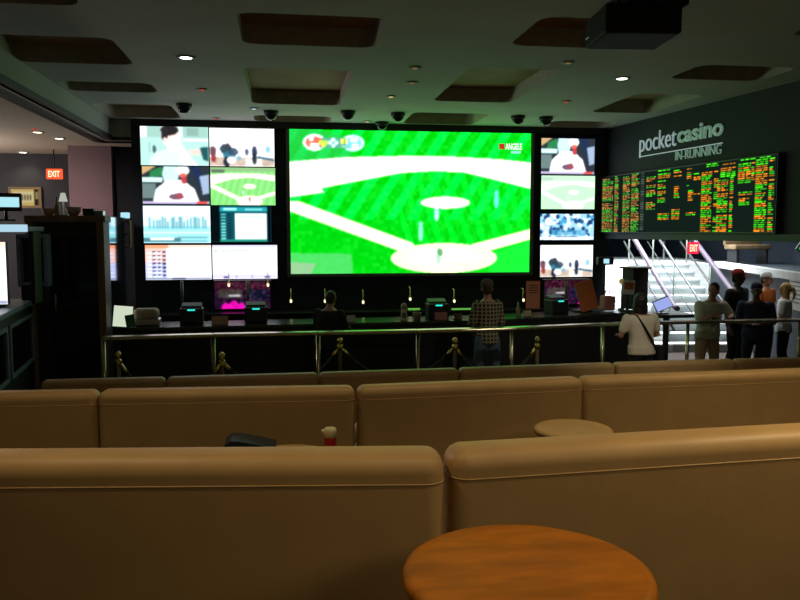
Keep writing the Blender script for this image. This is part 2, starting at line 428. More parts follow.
def bench(px0, px1, py, Y, mt, label):
    a = ay(px0, py, Y); c = ay(px1, py, Y); wd = c.x-a.x; t = thing('bench', label, 'bench', (a.x, Y, UZ))
    b = BM(); bx(b, (wd/2, .25, .40), (wd, .5, .12), .03); obj('seat', b, mt, t)
    b = BM(); bx(b, (wd/2, .5, .68), (wd, .10, .50), .03); obj('backrest', b, mt, t)
    for sx in (.1, wd-.1):
        b = BM(); bx(b, (sx, .25, .17), (.06, .4, .34)); obj('leg', b, 'dark_plastic', t)
e = ay(752, 255, 15.6)
bench(735, 772, 258, 17.2, 'wood_tan', 'dim tan bench on the upper level beyond the betting board')
pm = e0 + ed*(L*.60)
o = obj('notice', (lambda b: (bx(b, (0, -.012, 0), (.62, .015, .62)), b)[1])(BM()), ['poster'], None, ay(800, 293, 1).__class__((0,0,0)))
t_ = (aw, )
dn = ray(797, 292); nrm = Vector((-ed.y, ed.x, 0)); tt = (e0-CAMP).dot(nrm)/dn.dot(nrm); pp = CAMP+dn*tt
o.location = pp; o.rotation_euler = (0, 0, ang); tag(o, 'white printed notice on the dark wall at the far right', 'notice')
b = BM()
for k in range(7): bx(b, (0, -.022, .24-k*.07), (.5 if k % 3 else .38, .003, .025))
obj('print', b, 'frame_grey', o)

# ================================================================== SCREENS
def field_big():
    p = Pic(330, 200, (0, 156, 12)); X, Y = p.X, p.Y
    def q(x, y): return ((x-291)/240, (y-131)/143)
    stripes = (np.sin((X*240 + (Y*143)*.62)*2*PI/21) > .1) & (Y < .62); p.put(stripes, (4, 198, 60), .8)
    p.put((np.sin((X*240 - Y*143*.35)*2*PI/15) > .3) & (Y > .28) & (X > .45) & (Y < .8), (2, 198, 40), .6)
    p.noise(.07, 5)
    p.poly([q(291, 126), q(350, 138), q(352, 158), q(291, 168)], (30, 140, 60), .65)
    p.poly([q(291, 163), q(345, 158), q(400, 156), q(450, 156), q(500, 158), q(532, 161), q(532, 188), q(490, 178), q(461, 171.5), q(430, 171), q(400, 173),
            q(350, 183), q(321, 189), q(324, 193), q(291, 198)], (214, 212, 196))
    p.poly([q(291, 163), q(330, 160), q(318, 167), q(291, 168)], (200, 235, 190), .7)
    p.poly([q(291, 202), q(300, 202), q(410, 243), q(418, 250), q(404, 254), q(291, 212)], (214, 212, 178))
    p.poly([q(470, 245), q(532, 229), q(532, 240), q(485, 253)], (210, 215, 168))
    p.poly([q(490, 254), q(532, 241), q(532, 275), q(488, 275)], (20, 185, 50), .7)
    p.ell(*q(443, 259), 54/240, 15.5/143, (205, 214, 165)); p.ell(*q(443, 258), 38/240, 9/143, (214, 220, 196), .8)
    p.ell(*q(444, 202.5), 25/240, 6.2/143, (210, 220, 190))
    p.poly([q(291, 253), q(350, 254), q(352, 275), q(291, 275)], (70, 160, 90), .75)
    p.poly([q(291, 262), q(315, 264), q(310, 275), q(291, 275)], (130, 140, 120), .7)
    for x, y, h, c in ((419, 233, 9, (130, 230, 190)), (435, 214, 7, (170, 250, 230)), (496, 200, 8, (90, 240, 200)), (437, 258, 8, (120, 170, 140)), (470, 166, 3, (170, 225, 205))):
        p.ell(*q(x, y), 2.4/240, h/143, c, .85); p.ell(*q(x, y-h), 2/240, 2.4/143, c, .85)
    p.ell(*q(439, 253), 3/240, 4/143, (60, 110, 70), .8); p.rect(*q(440, 264), *q(468, 266), (120, 170, 120), .7)
    # score graphic
    p.ell(*q(315, 144), 11/240, 8/143, (235, 245, 245)); p.ell(*q(352, 144), 11/240, 8/143, (190, 225, 250)); p.rect(*q(315, 139), *q(352, 149), (70, 130, 110))
    p.ell(*q(314.5, 144), 8.5/240, 6.2/143, (215, 75, 60), .9); p.rect(*q(311, 145), *q(319, 149), (250, 245, 240)); p.ell(*q(312, 140), 2.2/240, 2.6/143, (250, 240, 240))
    p.ell(*q(353, 144), 8/240, 6/143, (90, 165, 225), .9); p.rect(*q(350, 139), *q(356, 143), (240, 245, 250)); p.rect(*q(351, 145), *q(357, 149), (240, 245, 250))
    p.rect(*q(319, 142), *q(328, 146), (150, 200, 60)); p.poly([q(321, 146), q(326, 146), q(323.5, 149)], (210, 220, 60))
    for dx, dy in ((0, -3), (-3, 0), (3, 0), (0, 3)):
        p.poly([q(333+dx, 144+dy-2), q(333+dx+2, 144+dy), q(333+dx, 144+dy+2), q(333+dx-2, 144+dy)], (215, 245, 255))
    p.rect(*q(340, 140), *q(347, 145), (215, 200, 80)); p.rect(*q(343, 140), *q(344.5, 145), (70, 120, 60)); p.rect(*q(341, 147), *q(346, 148), (190, 220, 200))
    p.blur(2); return p
def tv_profile():
    p = Pic(100, 62, (170, 215, 205)); p.rect(0, 0, .1, .3, (225, 245, 235)); p.rect(.1, 0, 1, .3, (150, 190, 180)); p.rect(.3, 0, .62, .3, (205, 228, 220)); p.rect(.68, .05, .85, .25, (130, 165, 155))
    p.rect(.62, .34, 1, .38, (235, 250, 245)); p.ell(.2, .6, .025, .1, (70, 90, 100)); p.rect(.13, .42, .14, .7, (110, 150, 150))
    p.poly([(.5, .45), (.62, .52), (.78, .9), (.85, 1), (.55, 1), (.48, .7)], (255, 250, 252))
    p.poly([(.12, 1), (.15, .8), (.25, .66), (.38, .6), (.55, .62), (.62, 1)], (205, 235, 230))
    p.ell(.45, .30, .13, .25, (250, 215, 208)); p.poly([(.36, .3), (.58, .3), (.62, .55), (.52, .66), (.4, .62)], (252, 232, 228))
    p.ell(.43, .12, .13, .13, (35, 32, 35)); p.ell(.355, .24, .05, .16, (40, 36, 38)); p.ell(.36, .36, .03, .06, (240, 200, 190))
    p.poly([(.7, .6), (.88, .58), (.88, .72), (.74, .74)], (235, 200, 190)); p.poly([(.87, .55), (1, .52), (1, .9), (.92, .85)], (30, 80, 85)); p.blur(1); return p
def tv_crowd_street():
    p = Pic(100, 62, (250, 250, 255)); p.rect(0, .76, 1, 1, (190, 170, 155)); p.rect(0, .5, .35, .6, (190, 205, 215), .6); p.rect(.55, .8, .8, 1, (235, 230, 220))
    for x, y, rx, ry, c in ((.05, .62, .05, .14, (90, 50, 60)), (.06, .8, .04, .1, (140, 50, 50)), (.25, .55, .09, .14, (30, 50, 60)), (.3, .7, .1, .1, (40, 110, 130)), (.36, .62, .08, .1, (50, 70, 90)),
                            (.26, .88, .05, .14, (20, 25, 40)), (.45, .78, .04, .07, (120, 170, 190)), (.57, .62, .03, .09, (70, 80, 110)), (.69, .62, .04, .16, (25, 40, 60)), (.69, .8, .035, .15, (25, 35, 50)), (.9, .55, .04, .1, (120, 180, 210))):
        p.ell(x, y, rx, ry, c, .9)
    p.rect(.26, .4, .3, .48, (60, 40, 40)); p.poly([(.73, .72), (1, .8), (1, .86), (.73, .78)], (60, 100, 120)); p.ell(.33, .84, .07, .1, (235, 235, 240)); p.noise(.1, 3); p.blur(1); return p
def tv_white_jersey():
    p = Pic(100, 62, (40, 48, 55)); p.poly([(0, 0), (.2, 0), (.02, .2), (0, .2)], (190, 160, 110)); p.poly([(.12, .12), (.3, 0), (.3, .25), (.1, .3)], (40, 120, 70))
    p.rect(0, .28, .3, .42, (200, 235, 230)); p.rect(0, .45, .2, .85, (100, 120, 120)); p.poly([(.7, 0), (.85, 0), (.98, .6), (.9, .7)], (30, 45, 75)); p.poly([(.85, .25), (1, .2), (1, .7), (.9, .75)], (150, 170, 195))
    p.ell(.42, .2, .12, .35, (190, 220, 228)); p.poly([(.14, 1), (.2, .6), (.35, .38), (.6, .35), (.78, .6), (.86, 1)], (250, 250, 255)); p.ell(.6, .1, .1, .14, (240, 250, 255))
    p.ell(.61, .24, .055, .07, (215, 100, 90)); p.ell(.62, .36, .04, .1, (180, 60, 70)); p.ell(.5, .8, .11, .08, (110, 80, 100)); p.ell(.55, .78, .05, .09, (150, 70, 80)); p.rect(0, .92, 1, 1, (190, 180, 215)); p.rect(.8, .92, .96, 1, (225, 80, 80)); p.blur(1); return p
def tv_field(pale=0):
    p = Pic(100, 62, (120, 200, 110)); p.put(np.sin(p.X*60+p.Y*10) > .2, (140, 222, 130), .6); p.rect(0, 0, 1, .1, (130, 175, 120)); p.rect(.02, .05, .22, .14, (90, 100, 90))
    p.poly([(0, .2), (.3, .15), (.7, .15), (1, .2), (1, .36), (.7, .28), (.55, .27), (.3, .32), (.12, .42), (0, .46)], (255, 235, 225))
    p.poly([(0, .46), (.06, .46), (.46, .8), (.4, .86), (0, .54)], (255, 240, 225)); p.poly([(1, .62), (1, .72), (.72, .86), (.68, .8)], (255, 240, 225))
    p.ell(.6, .9, .2, .16, (252, 236, 215)); p.ell(.6, .5, .1, .07, (245, 235, 215)); p.ell(.6, .84, .015, .07, (190, 100, 90)); p.ell(.5, .66, .012, .05, (240, 250, 250))
    if pale: p.a = p.a*.42 + np.array((.86, 1, .93))*.58
    p.blur(1); return p
def tv_skyline():
    p = Pic(100, 62, (215, 245, 250)); p.rect(0, .55, 1, 1, (150, 220, 228)); x = .08
    while x < .92:
        h = rng.uniform(.05, .2); p.rect(x, .48-h, x+.03, .62, (90, 150, 165), .8); x += rng.uniform(.03, .06)
    p.rect(0, .7, 1, .74, (200, 240, 245)); p.rect(0, .86, .55, .97, (70, 120, 130)); p.rect(.1, .86, .45, .93, (235, 250, 250)); p.rect(.5, .82, .95, .87, (90, 150, 160), .8); p.rect(.55, .92, .95, .97, (110, 170, 180)); p.blur(1); return p
def tv_chart():
    p = Pic(100, 62, (8, 70, 80)); p.rect(0, 0, .14, 1, (4, 12, 16)); p.rect(.93, 0, 1, 1, (4, 10, 14)); p.rect(.14, .04, .93, .16, (30, 150, 160)); p.rect(.2, .05, .42, .13, (170, 235, 230)); p.rect(.56, .08, .85, .12, (170, 235, 230), .7)
    for k in range(9): p.rect(.16, .22+k*.083, .24, .26+k*.083, (120, 215, 205)); p.rect(.27, .22+k*.083, .33, .26+k*.083, (20, 40, 60))
    p.rect(.39, .2, .92, .92, (236, 248, 246)); p.rect(.42, .26, .88, .34, (170, 215, 200), .6)
    for x, y in ((.64, .5), (.75, .62), (.5, .7), (.82, .75)): p.ell(x, y, .01, .015, (220, 110, 100))
    p.rect(.14, .93, .93, 1, (30, 130, 110)); p.blur(1); return p
def tv_rows():
    p = Pic(100, 62, (252, 252, 255)); p.rect(0, 0, 1, .09, (245, 150, 110)); p.rect(.35, 0, 1, .09, (248, 205, 190)); p.rect(0, .09, .32, .5, (245, 190, 180)); p.rect(0, .5, .32, .95, (190, 190, 235))
    for k in range(7):
        for j in range(3): p.rect(.11+j*.075, .17+k*.112, .155+j*.075, .225+k*.112, (30, 40, 80)); p.rect(.04+j*.075, .21+k*.112, .10+j*.075, .25+k*.112, (230, 245, 250))
    p.rect(.58, .4, .72, .42, (200, 200, 225)); p.rect(0, .95, 1, 1, (120, 130, 160)); p.rect(.4, .95, .6, 1, (40, 50, 90)); p.blur(1); return p
def tv_blank():
    p = Pic(100, 62, (254, 254, 255)); p.rect(0, 0, 1, .08, (200, 200, 225)); p.rect(.12, .15, .55, .19, (130, 140, 190), .9); p.rect(.03, .14, .08, .2, (150, 180, 190)); p.rect(0, .86, 1, 1, (205, 200, 245)); p.rect(.17, .92, .25, .98, (50, 55, 110)); p.rect(.8, .92, .88, .98, (50, 55, 110)); p.rect(.36, .9, .37, .98, (80, 80, 140)); p.rect(.6, .9, .61, .98, (80, 80, 140)); p.blur(1); return p
def tv_fans():
    p = Pic(100, 62, (150, 200, 225))
    for _ in range(120):
        x, y = rng.random(2); c = [(240, 250, 255), (30, 80, 130), (60, 150, 190), (235, 240, 245), (20, 50, 100), (200, 230, 240)][rng.integers(6)]
        p.ell(x, y, .035, .08, c, .9)
    p.rect(.25, .62, .85, .82, (60, 140, 180), .6); p.rect(0, .88, 1, 1, (240, 245, 255)); p.rect(.3, .86, .7, .89, (60, 100, 120)); p.ell(.15, .3, .06, .16, (245, 225, 235)); p.blur(1); return p
def board_pic(w=420, h=176):
    p = Pic(w, h, (10, 20, 16)); G = (60, 215, 15); O = (225, 125, 20)
    rows = 36; chw = 1.7/w
    def block(x0, x1, r0, r1, dens, dim=1, seed=0, gap=None, hdr=False):
        rg = np.random.default_rng(seed)
        for r in range(r0, r1):
            if rg.random() > dens: continue
            c = G if rg.random() < .62 else O
            if (r//2+seed) % 3 == 1 and rg.random() < .7: c = O
            if r == r0 and hdr: c = G
            x = x0
            lim = x1 if rg.random() < .75 else x0+(x1-x0)*rg.uniform(.55, .95)
            while x < lim:
                wd = rg.integers(3, 9)*chw*1.0; y = (r+.16)/rows
                cc = tuple(v*dim + (1-dim)*95 for v in c)
                p.rect(x, y, min(lim, x+wd), y+.66/rows, cc, .55+.45*rg.random()); x += wd+chw*1.2
    def U(z):                              # photo position along the board to true position
        t = (z-40)/695; return t*80/(54*(1-t)+t*80)
    for a, c, s in ((44, 84, 1), (90, 106, 2), (122, 150, 3), (156, 186, 4)): block(U(a), U(c), 1 if s % 2 else 0, 36, .97, .62, s)
    for k in range(35): p.rect(U(192), (k+.3)/36, U(206), (k+.6)/36, (110, 120, 110), .7)
    block(U(214), U(250), 1, 24, .72, .8, 5); block(U(258), U(308), 0, 7, .6, 1, 6); block(U(258), U(290), 8, 19, .85, 1, 7); block(U(262), U(306), 25, 29, .95, 1, 8)
    block(U(320), U(352), 0, 7, .55, 1, 9); block(U(324), U(346), 9, 18, .7, 1, 10); block(U(316), U(348), 23, 29, .95, 1, 11)
    block(U(372), U(392), 1, 12, .45, 1, 12); block(U(400), U(428), 1, 9, .5, 1, 13); block(U(380), U(400), 13, 20, .9, 1, 14); block(U(400), U(428), 15, 16, 1, 1, 15); block(U(372), U(412), 25, 28, .95, 1, 16)
    block(U(432), U(474), 4, 36, .97, 1, 17); block(U(482), U(500), 4, 36, .5, 1, 18); block(U(450), U(498), 0, 2, .8, 1, 30, hdr=True)
    block(U(516), U(566), 0, 2, .8, 1, 31, hdr=True); block(U(508), U(568), 3, 8, .8, 1, 19); block(U(496), U(540), 9, 36, .97, 1, 20); block(U(548), U(562), 8, 36, .8, 1, 21)
    block(U(588), U(648), 0, 1, 1, 1, 32, hdr=True); block(U(578), U(630), 2, 12, .97, 1, 22); block(U(634), U(648), 2, 12, .8, 1, 23); block(U(584), U(640), 16, 18, .8, 1, 24); block(U(586), U(628), 19, 23, .5, 1, 25)
    block(U(664), U(735), 0, 1, 1, 1, 33, hdr=True); block(U(652), U(700), 1, 36, .97, 1, 26); block(U(706), U(728), 1, 36, .85, 1, 27)
    return p

def tv(x0, z0, x1, z1, pic, label, group, picname='display', y=YW, gm='screen'):
    t = thing('television', label, 'television', (x0, y, z0), 0, group); w_, h_ = x1-x0, z1-z0
    b = BM(); bx(b, (w_/2, -.045, h_/2), (w_+.012, .07, h_+.012), .004, 1); obj('casing', b, 'bezel', t)
    picture_mesh(picname, pic, w_, h_, gm, t, (0, -.082, 0)); return t
def tvpx(px0, py0, px1, py1, *a, **k):
    p = ay(px0, py1, YW-.08); q = ay(px1, py0, YW-.08); return tv(p.x, p.z, q.x, q.z, *a, **k)
GL = 'televisions stacked left of the giant screen'; GR = 'televisions stacked right of the giant screen'
tvpx(141, 126, 208, 165, tv_profile(), 'television showing a dark-haired man in profile, top left of the wall', GL)
tvpx(210, 129, 274, 166, tv_crowd_street(), 'television showing dark figures against white, top row beside the giant screen', GL)
tvpx(143, 167, 209, 204, tv_white_jersey(), 'television showing a player in white jersey, under the man in profile', GL)
tvpx(211, 168, 275, 205, tv_field(), 'television showing a small bright green baseball diamond', GL)
tvpx(144, 206, 210, 243, tv_skyline(), 'television showing a pale blue city skyline', GL)
tvpx(212, 206, 271, 242, tv_chart(), 'television showing a teal framed chart with white panel', GL)
tvpx(146, 245, 211, 280, tv_rows(), 'television showing a white page with dark rows and orange top', GL)
tvpx(213, 245, 277, 279, tv_blank(), 'television showing a nearly blank white page with lavender edges', GL)
tvpx(541, 139, 595, 174, tv_white_jersey(), 'television showing a player in white jersey, beside the betting board', GR)
tvpx(541, 176, 595, 209, tv_field(1), 'television showing a washed-out mint green baseball field', GR)
tvpx(540, 214, 594, 240, tv_fans(), 'television showing a blue and white crowd of fans', GR)
tvpx(540, 245, 593, 277, tv_crowd_street(), 'television showing figures against white, lowest of the right column', GR)
# giant screen
p0 = ay(291, 274, YW-.1); p1 = ay(531.5, 133, YW-.1)
t = thing('giant_screen', 'giant video screen showing a bright green baseball field', 'video screen', (p0.x, YW, p0.z))
gw, gh = p1.x-p0.x, p1.z-p0.z
b = BM()
for c, s in (((gw/2, -.05, -.03), (gw+.12, .1, .06)), ((gw/2, -.05, gh+.03), (gw+.12, .1, .06)), ((-.03, -.05, gh/2), (.06, .1, gh)), ((gw+.03, -.05, gh/2), (.06, .1, gh))): bx(b, c, s, .006, 1)
obj('frame', b, 'frame_grey', t)
b = BM(); bx(b, (gw/2, -.03, gh/2), (gw, .06, gh)); obj('casing', b, 'bezel', t)
scr = picture_mesh('display', field_big(), gw, gh, 'big_screen', t, (0, -.075, 0))
def up(x, y): return ((x-291)/240.5*gw, (274-y)/141.5*gh)
a, c = up(505, 149.5), up(522, 143)
text_mesh('caption', 'ANGELE', 'tag_white', scr, box=(a[0], a[1], c[0], c[1]), ext=.003, bold=.02, mtx=Matrix.Rotation(PI/2, 4, 'X') @ Matrix.Translation((0, 0, .004)))
b = BM(); a, c = up(498.5, 149), up(504, 143.5); bx(b, ((a[0]+c[0])/2, -.004, (a[1]+c[1])/2), (c[0]-a[0], .004, c[1]-a[1]), .001, 1); obj('caption_mark', b, 'led_red', scr)
b = BM(); a, c = up(511, 153), up(521, 151); bx(b, ((a[0]+c[0])/2, -.004, (a[1]+c[1])/2), (c[0]-a[0], .004, c[1]-a[1])); obj('caption_bar', b, 'cool_screen', scr)
# magenta strip
p = ay(146, 124.3, YW-.08); q = ay(175, 121.5, YW-.08)
t = thing('led_strip', 'small magenta light strip above the top left television', 'light strip', (p.x, YW, p.z))
b = BM(); bx(b, ((q.x-p.x)/2, -.04, (q.z-p.z)/2), (q.x-p.x+.02, .07, q.z-p.z+.02)); obj('housing', b, 'bezel', t)
b = BM(); bx(b, ((q.x-p.x)/2, -.08, (q.z-p.z)/2), (q.x-p.x, .01, q.z-p.z)); emis('magenta_strip', (.75, .03, .45), .6); obj('light', b, 'magenta_strip', t)
# betting board
s0, zz0 = aw(600, 232, .1); s1, _ = aw(774, 200, .1); _, zt = aw(774, 153.5, .1); _, ztl = aw(600, 179, .1); zz1 = (zt+ztl)/2
t = thing('betting_board', 'long electronic odds board with green and orange rows on the right wall', 'scoreboard')
t.matrix_world = WMT @ Matrix.Translation((s0, 0, zz0)); bw, bh = s1-s0, zz1-zz0
b = BM(); bx(b, (bw/2, -.04, bh/2), (bw+.06, .08, bh+.06), .01, 1); obj('casing', b, 'bezel', t)
picture_mesh('display', board_pic(), bw, bh, 'led_board', t, (0, -.086, 0))
# wall lettering
t = thing('wall_lettering', 'silver pocketcasino IN-RUNNING lettering on the wall above the odds board', 'sign lettering')
t.matrix_world = WMT.copy()
RX = Matrix.Rotation(PI/2, 4, 'X')
def wtext(name, s, mt, pl, pr, bold=0, ext=.02):
    (a, z0_), (c, z1_) = aw(*pl), aw(*pr); return text_mesh(name, s, mt, t, box=(a, z0_, c, z1_), ext=ext, bold=bold, mtx=RX)
wtext('lettering', 'pocket', 'text_silver', (640, 158), (677, 126.5), -.008)
wtext('lettering', 'casino', 'text_green', (678, 143.5), (724, 118), .022)
wtext('lettering', 'IN-RUNNING', 'text_green', (676, 160.5), (722, 144), -.012)
(a, z0_), (c, z1_) = aw(640.5, 158), aw(723, 141.5)
b = BM(); bx(b, ((a+c)/2, -.01, (z0_+z1_)/2), (c-a, .02, .014)); obj('underline', b, 'text_silver', t)

# ================================================================== CEILING FITTINGS
def downlight(loc, energy, col, label, glow='white_glow', r=.075, spot=2.2, tilt=(0, 0), z=None):
    t = thing('downlight', label, 'ceiling light', loc)
    b = BM(); lathe(b, [(r+.03, 0), (r+.03, -.012), (r, -.014), (r*.9, .0)], n=20); obj('trim_ring', b, 'ceiling', t)
    b = BM(); lathe(b, [(r*.86, -.002), (r*.86, -.012)], n=20); obj('lens', b, glow, t)
    if energy: lamp('lamp', 'SPOT', (0, 0, -.05), energy, col, .06, (tilt[0], tilt[1], 0), t, spot, .8)
    return t
downlight(az(186, 57, ZC), 10, (1, .96, .85), 'bright white downlight in the ceiling towards the left')
downlight(az(622, 78, ZC), 10, (1, .88, .8), 'bright white downlight in the ceiling left of the betting board')
downlight(az(59, 138, ZL), 12, (1, .85, .6), 'bright downlight in the low ceiling over the left lobby')
downlight(az(23, 152, ZL), 12, (1, .85, .6), 'far small downlight in the low ceiling above the exit sign')
for i, (x, y, e_, lb) in enumerate(((3.3, 2.4, 250, 'above the right front sofa'), (-1.3, 2.5, 66, 'above the left front sofa'), (.9, 1.5, 50, 'above the round table'), (1.2, 5.1, 60, 'above the second row of sofas'), (-1.6, 5.0, 34, 'left above the second row'), (4.6, 5.2, 75, 'right above the second row'), (2.2, .2, 34, 'behind the round table'), (3.9, 5.9, 24, 'right above the aisle'))):
    downlight((x, y, ZC), e_, (1, .76, .42), 'warm recessed downlight ' + lb, 'warm_glow', spot=1.9)
downlight((4.3, 6.0, ZC), 160, (1, .9, .72), 'warm spot added out of view to brighten the right part of the drink rail', 'warm_glow', tilt=(.88, 0), spot=.75)  # added lamp, brightens the person and sign near the rail
downlight((7.3, 12.2, ZC), 80, (1, .9, .8), 'downlight above the people by the stairs', 'warm_glow')
downlight((-3.9, 13.4, ZL), 60, (1, .8, .72), 'downlight shining on the mauve column', 'warm_glow', tilt=(.5, 0))
def fitting(px, py, mt, label, glow=False):
    loc = az(px, py, ZC); t = thing('spot_fitting', label, 'ceiling fitting', loc)
    b = BM(); lathe(b, [(.075, 0), (.075, -.01), (.05, -.014)], n=16); obj('trim_ring', b, 'ceiling', t)
    b = BM(); lathe(b, [(.030, -.01), (.030, -.02)], n=14); obj('lens', b, mt, t)
fitting(202, 89, 'led_red', 'small reddish ceiling spot below the bright left downlight')
fitting(216, 118, 'led_red', 'small dim reddish ceiling spot just above the televisions')
fitting(391, 96, 'amber', 'small amber ceiling spot above the middle of the giant screen')
fitting(415, 67, 'amber_dim', 'small dim ceiling spot right of the second coffer')
fitting(412, 82, 'amber_dim', 'small pale ceiling spot left of the brown lit coffer')
fitting(568, 62, 'amber_dim', 'pale ceiling spot under the projector')
fitting(566, 101, 'led_red', 'small pinkish ceiling spot right of the brown lit coffer')
fitting(517, 118, 'amber', 'tiny amber ceiling spot between the two dome cameras')
fitting(367, 121, 'amber', 'tiny amber ceiling spot above the giant screen')
fitting(254, 108, 'cool_screen', 'tiny white ceiling spot left of the dome camera')
b = BM(); lathe(b, [(.03, 0), (.03, -.012)], n=14); o = obj('ceiling_indicator', b, 'led_red', None, az(34, 129, ZL)); tag(o, 'tiny red indicator in the low ceiling at the left', 'indicator light')
dc = None
for px, py, lb in ((184, 106, 'above the two left television columns'), (271, 113, 'left of the giant screen'), (348, 113, 'above the left part of the giant screen'), (382, 124, 'nearest the top edge of the giant screen'),
                   (398, 115, 'above the middle of the giant screen'), (518, 118, 'above the right corner of the giant screen'), (546, 119, 'above the right television column')):
    loc = az(px, py-2, ZC); lab = 'black dome camera on the ceiling ' + lb
    if dc is None:
        dc = thing('dome_camera', lab, 'security camera', loc, 0, 'dome cameras on the ceiling')
        b = BM(); lathe(b, [(.12, 0), (.12, -.05), (.10, -.06)], n=20); obj('base', b, 'dark_plastic', dc)
        b = BM(); lathe(b, [(.098, -.055), (.09, -.10), (.06, -.135), (.02, -.15)], n=20); obj('dome', b, 'black_gloss', dc, smooth=True)
    else: dup(dc, loc, 0, lab)
mat('projector_black', (.004, .004, .005), .7, spec=.2)
# projector
pl = ay(632, 30, 5.3)
t = thing('projector', 'black projector hanging from the ceiling at the upper right', 'projector', (pl.x, pl.y, pl.z), math.radians(-6))
b = BM(); bx(b, (0, 0, .02), (.52, .50, .20), .02); obj('body', b, 'projector_black', t)
b = BM(); bx(b, (.16, -.20, .14), (.24, .22, .10), .015); obj('lamp_cover', b, 'projector_black', t)
b = BM(); t2 = bmesh.new(); lathe(t2, [(.07, 0), (.07, .08), (.055, .09)], n=20); merge(b, t2, T((-.12, .25, .03), (-PI/2, 0, 0))); obj('lens', b, 'black_gloss', t)
b = BM(); tube(b, [(0, 0, .11), (0, 0, ZC-pl.z)], .035, 12); obj('pole', b, 'projector_black', t)
b = BM(); bx(b, (0, 0, .19), (.30, .30, .03), .005, 1); bx(b, (-.13, 0, .15), (.02, .2, .08)); bx(b, (.13, 0, .15), (.02, .2, .08)); obj('mounting_plate', b, 'projector_black', t)
b = BM(); bx(b, (0, 0, ZC-pl.z-.01), (.3, .3, .02)); obj('ceiling_plate', b, 'projector_black', t)
b = BM(); tube(b, [(-.27, .20, -.02), (-.12, -.24, .06)], .006, 6); obj('cable', b, 'steel_cool', t)

# ================================================================== LEFT SIDE
# mauve column
p = ay(70, 215, 15.4); q = ay(113, 215, 15.4)
b = BM(); bx(b, ((p.x+q.x)/2, 15.8, ZL/2), (q.x-p.x, .8, ZL)); struct('wall_column', b, 'mauve')
b = BM(); p = ay(120, 215, 15.6); bx(b, (p.x+.1, 15.8, ZL/2), (.35, .5, ZL)); struct('wall_column', b, 'wall_lobby')
def exit_sign(px, py, Y, w_, h_, mt, label, hang=True, ztop=None):
    p = ay(px, py, Y); t = thing('exit_sign', label, 'exit sign', p)
    b = BM(); bx(b, (0, .0, 0), (w_, .06, h_), .01, 1); obj('box', b, mt, t)
    text_mesh('lettering', 'EXIT', 'letter_glow', t, box=(-w_*.36, -h_*.3, w_*.36, h_*.3), ext=.006, bold=.02, mtx=Matrix.Translation((0, -.031, 0)) @ RX)
    b = BM(); zt_ = (ztop or ZL)-p.z; tube(b, [(0, 0, h_/2-.01), (0, 0, zt_)], .012, 8); obj('hanger', b, 'dark_plastic', t)
exit_sign(54.5, 174, 16.2, .30, .20, 'exit_orange', 'orange lit exit sign hanging in the left lobby')
exit_sign(693, 248, 15.2, .24, .24, 'exit_red', 'red lit exit sign hanging over the bright staircase', ztop=ZC)
# picture frame on lobby wall
p = ay(9, 208, 17.05); q = ay(41, 187, 17.05)
t = thing('picture_frame', 'framed picture with dark figures on the far left wall, given its own glow', 'picture', ((p.x+q.x)/2, 17.08, (p.z+q.z)/2))
ww, hh = q.x-p.x, q.z-p.z
b = BM(); bx(b, (0, 0, 0), (ww, .06, hh)); obj('frame', b, 'wood_tan', t)
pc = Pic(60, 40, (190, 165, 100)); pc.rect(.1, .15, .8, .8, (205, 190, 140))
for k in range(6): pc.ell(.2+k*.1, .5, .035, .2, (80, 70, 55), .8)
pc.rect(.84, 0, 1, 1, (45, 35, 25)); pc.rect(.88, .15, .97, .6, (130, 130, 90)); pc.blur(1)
picture_mesh('picture', pc, ww-.1, hh-.1, 'dim_glow', t, (-(ww-.1)/2, -.035, -(hh-.1)/2))  # picture face emits by itself, in place of light falling on it
# big black cabinet / service station
a = az(28, 385, .0)
def px_at(px, Y): return ay(px, 250, Y).x
YC = 11.4
cx0, cx1 = px_at(27, YC), px_at(105, YC); ct = ay(60, 221, YC).z
t = thing('service_cabinet', 'tall black service cabinet with tan trim at the left', 'cabinet', ((cx0+cx1)/2, YC+.16, 0)); cw = cx1-cx0
b = BM(); bx(b, (0, 0, ct/2), (cw, .32, ct), .01, 1); obj('body', b, 'counter_front', t)
b = BM(); bx(b, (0, -.0, ct+.03), (cw+.04, .38, .09), .01, 1); obj('top', b, 'wood_tan', t)
for sx in (-1, 1):
    b = BM(); bx(b, (sx*(cw/2-.05), -.18, ct/2), (.1, .05, ct-.02), .005, 1); obj('post', b, 'wood_tan', t)
b = BM(); bx(b, (.12, -.17, ct/2-.05), (cw*.62, .03, ct-.35), .01, 1); dr = obj('door', b, 'black_gloss', t)
b = BM(); tube(b, [(-cw*.15, -.20, 1.3), (-cw*.15, -.20, 1.6)], .012, 8); obj('handle', b, 'steel_cool', dr)
def stand_on(px, Y, z): p = ay(px, 250, Y); return Vector((p.x, Y, z))
TOPZ = ct+.075
def bottle(loc, h, r, mt, label, group=None, cap='dark_plastic'):
    t = thing('bottle', label, 'bottle', loc, 0, group)
    b = BM(); lathe(b, [(r*.9, 0), (r, .01), (r, h*.55), (r*.4, h*.72), (r*.36, h*.93)], n=14); obj('body', b, mt, t, smooth=True)
    b = BM(); lathe(b, [(r*.42, h*.92), (r*.42, h)], n=12); obj('cap', b, cap, t); return t
def bowl(loc, r, h, mt, label):
    b = BM(); lathe(b, [(r*.5, 0), (r*.8, h*.4), (r, h), (r*.93, h), (r*.7, h*.45), (r*.3, h*.12)], n=18); o = obj('bowl', b, mt, None, loc, smooth=True); tag(o, label, 'bowl')
bowl(stand_on(50, YC+.15, TOPZ), .09, .10, 'tan_card', 'tan bowl on top of the tall black cabinet')
bottle(stand_on(58.5, YC+.15, TOPZ), .26, .035, 'glass_bottle', 'slim pale bottle on top of the tall black cabinet')
